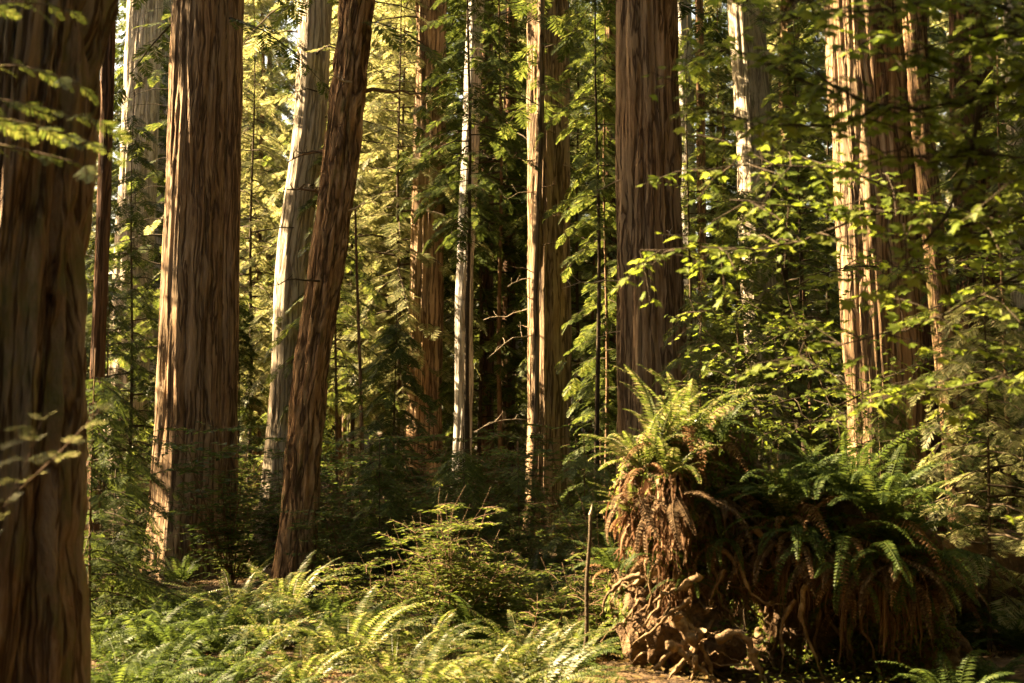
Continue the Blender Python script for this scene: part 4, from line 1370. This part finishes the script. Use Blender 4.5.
# snapped dead stem standing in the ferns
p0, p1 = at(585, 655, 13.0), at(590, 515, 13.05)
g = Geo()
t = np.linspace(0, 1, 12)
c = (p1 - p0) * t[:, None] + np.stack([.008 * np.sin(t * 9), .01 * np.cos(t * 7), 0 * t], -1)
g.tube(c, 0.021 - .005 * t, 9, 0)
sroot = thing('snapped_stem', 'thin snapped grey dead stem standing upright in the ferns left of the root mass', 'dead stem', p0.tolist())
obj('stem', g.mesh('stem', [M_TWIG_D]), sroot)
g = Geo()
g.tube(np.array([c[-1], c[-1] + [.012, 0, .05], c[-1] + [.016, .004, .10]]), [.018, .010, .002], 5, 0)
obj('splinter', g.mesh('splinter', [M_DEAD]), sroot)
for zq, dx, dy, dz_ in ((5, .07, -.03, .05), (7, -.06, .02, .06), (9, .04, -.04, .03), (3, -.09, -.02, .02)):
    g = Geo()
    g.tube(np.array([c[zq], c[zq] + np.array([dx, dy, dz_]) * .6, c[zq] + np.array([dx, dy * 1.4, dz_])]), [.006, .004, .002], 4, 0)
    obj('twig', g.mesh('twig', [M_TWIG_D]), sroot)

# ------------------------------------------------------------------ vine maples


def maple_leaf():
    pts = []
    lob = [(-150, .42), (-125, .30), (-100, .68), (-78, .45), (-52, .92), (-28, .55), (0, 1.0), (28, .55), (52, .92), (78, .45), (100, .68), (125, .30), (150, .42)]
    V = [[0, 0, 0]]
    for a, r in lob:
        aa = math.radians(a)
        V.append([.5 * r * math.cos(aa) + .12, .5 * r * math.sin(aa), -0.10 * r * r + 0.04 * math.cos(aa * 5)])
    T = [[0, k, k + 1] for k in range(1, len(lob))]
    return np.array(V), np.array(T)


ML = maple_leaf()


def maple(label, base, branches, seed, leafsz, density, twigL=0.5, leaf=None, name='vine_maple', fall=0.10):
    """branches: list of world polylines"""
    r = np.random.default_rng(seed)
    root = thing(name, label, 'tree', base.tolist())
    P, D, N, Sc = [], [], [], []
    tw = Geo()
    for pl, rad in branches:
        pl = np.asarray(pl, float)
        # resample smoothly
        seg = np.concatenate([[0], np.cumsum(np.linalg.norm(np.diff(pl, axis=0), axis=1))])
        m = max(6, int(seg[-1] / 0.12))
        ss = np.linspace(0, seg[-1], m)
        c = np.stack([np.interp(ss, seg, pl[:, k]) for k in range(3)], -1)
        for _ in range(2):
            c[1:-1] = (c[:-2] + 2 * c[1:-1] + c[2:]) / 4
        c[1:-1] += r.normal(0, .008, (m - 2, 3))
        g = Geo()
        g.tube(c - base, np.linspace(rad, rad * .3, m), 7, 0)
        obj('branch', g.mesh('branch', [M_TWIG_D]), root)
        for q in range(1, m):
            for _rep in range(int(density * 3 + r.random())):
                a = r.uniform(0, 6.28)
                L = twigL * r.uniform(.4, 1.2)
                e = c[q] + np.array([math.cos(a) * L, math.sin(a) * L * .8, r.uniform(-.6, .5) * L])
                mid = (c[q] + e) / 2 + np.array([0, 0, .04])
                tw.tube(np.array([c[q], mid, e]) - base, [.005, .0035, .002], 4, 0, False)
                nl = int(L / 0.07) + 1
                for f in range(nl):
                    u = (f + .6) / nl
                    pp = (1 - u) ** 2 * c[q] + 2 * u * (1 - u) * mid + u * u * e
                    dv = (e - c[q]) / L
                    sgn = 1 if f % 2 else -1
                    d = dv * .5 + np.array([-dv[1], dv[0], 0]) * sgn * .9 + np.array([0, 0, r.uniform(-.35, .1)])
                    P.append(pp + d * .035); D.append(d); N.append([r.normal(0, .35), r.normal(-.45, .35), 1]); Sc.append(leafsz * r.uniform(.6, 1.3))
    if P:
        g = Geo()
        P = np.array(P)
        k = keep_mask(P, 0.02, r, 0.75)
        g.inst(ML[0], None, P[k] - base, (frames(np.array(D), np.array(N)) * np.array(Sc)[:, None, None])[k], 0, tt=ML[1])
        obj('leaves', g.mesh('leaves', [leaf or M_MAPLE]), root)
    obj('twigs', tw.mesh('twigs', [M_TWIG_D]), root)
    return root


def pxline(pts, d0, d1=None):
    d1 = d0 if d1 is None else d1
    n = len(pts)
    return [at(p[0], p[1], d0 + (d1 - d0) * k / (n - 1)) for k, p in enumerate(pts)]


b1 = at(1150, 700, 7.2)
b1[2] = float(gz(b1[0], 7.2))
maple('arching dark vine maple branches with backlit leaves reaching in from the right edge', b1, [
    ([b1] + pxline([(1150, 400), (1110, 150), (1040, 60), (985, 102), (940, 107), (880, 107), (840, 95), (812, 68)], 7.2, 7.6), .022),
    (pxline([(980, 104), (972, 150), (962, 185), (930, 240), (892, 290)], 7.25, 7.4), .014),
    (pxline([(1110, 150), (1080, 200), (1030, 210), (990, 235), (950, 230)], 7.2, 7.5), .010),
    (pxline([(1100, 110), (1040, 20), (960, -10), (880, 15), (820, 10), (770, 25)], 7.2, 7.9), .012),
    (pxline([(880, 107), (840, 130), (790, 125), (745, 120), (715, 112)], 7.5, 8.2), .009),
    (pxline([(1090, 60), (1020, 30), (950, 40), (890, 60), (850, 50)], 7.0, 7.4), .010),
    (pxline([(1060, 10), (1000, -20), (930, -15), (850, -5), (790, 0)], 6.8, 7.6), .010),
    (pxline([(1080, 170), (1020, 150), (950, 160), (900, 150)], 7.0, 7.6), .010),
    (pxline([(840, 95), (800, 80), (760, 60), (725, 50)], 7.6, 8.0), .008),
], 1, .118, 1.0, .5)
b2 = at(1120, 720, 9.0)
b2[2] = float(gz(b2[0], 9.0))
maple('lighter vine maple spreading flat leaf layers across the wide sunlit redwood', b2, [
    ([b2] + pxline([(1120, 420), (1060, 280), (1000, 225), (930, 210), (860, 215), (790, 205), (730, 200)], 9.0, 9.2), .018),
    (pxline([(1040, 260), (980, 300), (910, 330), (840, 345), (780, 360)], 9.0, 9.4), .010),
    (pxline([(930, 210), (880, 180), (810, 165), (740, 165), (690, 170)], 9.1, 9.5), .009),
    (pxline([(860, 215), (800, 245), (740, 250), (680, 245), (640, 250)], 9.1, 9.6), .009),
    (pxline([(1080, 330), (1030, 370), (970, 385), (910, 395), (860, 400)], 9.0, 9.6), .009),
], 2, .13, .5, .6)
b3 = at(745, 520, 15.2)
b3[2] = float(gz(b3[0], 15.2))
maple('small bright leaved maple sapling rising behind the gap of the root mass', b3, [
    ([b3] + pxline([(742, 470), (738, 420), (735, 370), (740, 310)], 15.2), .014),
    (pxline([(740, 420), (715, 395), (690, 385), (668, 380)], 15.2, 15.0), .008),
    (pxline([(738, 400), (770, 380), (800, 370), (830, 365)], 15.2, 15.0), .008),
    (pxline([(736, 370), (760, 345), (790, 330), (820, 320)], 15.2, 15.4), .008),
    (pxline([(742, 450), (770, 430), (800, 425), (826, 420)], 15.2, 14.8), .008),
    (pxline([(736, 360), (715, 340), (700, 325), (690, 300)], 15.2, 15.4), .007),
], 3, .105, .5, .5)
b4 = at(860, 560, 16.8)
b4[2] = float(gz(b4[0], 16.8))
maple('vine maple in the shade with many small leaves below the wide sunlit redwood', b4, [
    ([b4] + pxline([(850, 470), (830, 400), (800, 330), (780, 270), (775, 220)], 16.2), .02),
    (pxline([(835, 410), (880, 380), (930, 360), (980, 350)], 16.2, 15.8), .010),
    (pxline([(810, 350), (780, 320), (740, 300), (710, 290)], 16.2, 16.0), .010),
    (pxline([(825, 390), (790, 400), (750, 410), (720, 420)], 16.2, 15.8), .010),
    (pxline([(790, 290), (830, 270), (880, 265), (940, 270), (1000, 265)], 16.2, 15.6), .010),
    (pxline([(778, 240), (740, 210), (710, 200), (690, 190)], 16.2, 16.4), .008),
    (pxline([(845, 450), (890, 440), (940, 430), (990, 440)], 16.2, 15.6), .008),
], 4, .11, .5, .7)

# ------------------------------------------------------------------ near conifer boughs from the left


def bough(label, base, pts, seed, spray, leaf, r=.012, n2=10, L2=.5, name='young_conifer'):
    rr = np.random.default_rng(seed)
    root = thing(name, label, 'young tree', base.tolist(), 'young conifers at the near trunk')
    P, D, N, Sc = [], [], [], []
    wood = Geo()
    for line in pts:
        pl = np.asarray(line)
        seg = np.concatenate([[0], np.cumsum(np.linalg.norm(np.diff(pl, axis=0), axis=1))])
        m = max(6, int(seg[-1] / 0.10))
        ss = np.linspace(0, seg[-1], m)
        c = np.stack([np.interp(ss, seg, pl[:, k]) for k in range(3)], -1)
        for _ in range(3):
            c[1:-1] = (c[:-2] + 2 * c[1:-1] + c[2:]) / 4
        wood.tube(c - base, np.linspace(r, r * .25, m), 6, 0)
        tg = np.gradient(c, axis=0)
        tg /= np.linalg.norm(tg, axis=1)[:, None]
        for q in range(int(m * .35), m):
            for sgn in (-1, 1):
                side = np.cross([0, 0, 1], tg[q])
                side /= np.linalg.norm(side) + 1e-6
                d = tg[q] * .7 + side * sgn * .8 + np.array([0, 0, rr.uniform(-.4, .1)])
                P.append(c[q] - base); D.append(d); N.append([rr.uniform(-.5, .5), rr.uniform(-.5, .5), 1]); Sc.append(spray * rr.uniform(.5, 1.2))
    g = Geo()
    g.inst(SPRAY_FINE[0], SPRAY_FINE[1], np.array(P), frames(np.array(D), np.array(N)) * np.array(Sc)[:, None, None], 0)
    obj('trunk', wood.mesh('trunk', [M_TWIG]), root)
    obj('crown', g.mesh('crown', [leaf]), root)


bb = at(-140, 700, 7.0)
bb[2] = float(gz(bb[0], 7))
bough('feathery conifer boughs hanging blurred across the upper part of the near mossy trunk', bb, [
    [bb] + pxline([(-140, 300), (-90, 120), (-20, 95), (40, 105), (95, 120)], 7.0, 6.8), pxline([(-90, 120), (-30, 140), (30, 150), (85, 165)], 7, 6.7), pxline([(-100, 150), (-40, 70), (20, 60), (80, 85)], 7, 6.9),
    pxline([(-100, 150), (-50, 20), (10, -5), (70, 10)], 7, 7.0), pxline([(-60, 110), (10, 120), (60, 130), (110, 150)], 7, 7.2)], 5, .17, M_CON)
b6 = at(-60, 700, 6.6)
b6[2] = float(gz(b6[0], 6.6))
bough('small pale green conifer sprig in front of the near mossy trunk', b6, [
    [b6] + pxline([(-30, 560), (10, 500), (30, 460), (42, 420)], 6.6, 6.5), pxline([(20, 490), (60, 455), (85, 425), (100, 410)], 6.6, 6.6), pxline([(0, 520), (-10, 470), (0, 430)], 6.6, 6.4)], 6, .13, M_CON_B, .009)

# ------------------------------------------------------------------ render settings
sc.render.engine = 'CYCLES'
cy = sc.cycles
cy.use_denoising = True
cy.denoiser = 'OPENIMAGEDENOISE'
cy.use_adaptive_sampling = True
cy.adaptive_threshold = 0.02
cy.max_bounces = 8
cy.diffuse_bounces = 4
cy.glossy_bounces = 2
cy.transmission_bounces = 4
cy.transparent_max_bounces = 4
cy.sample_clamp_indirect = 6
cy.caustics_reflective = False
cy.caustics_refractive = False
vs = sc.view_settings
vs.view_transform = 'Standard'
vs.look = 'None'
vs.exposure = 3.58
vs.use_white_balance = True
vs.white_balance_temperature = 10400
vs.white_balance_tint = 13
vs.gamma = 1
vs.use_curve_mapping = False
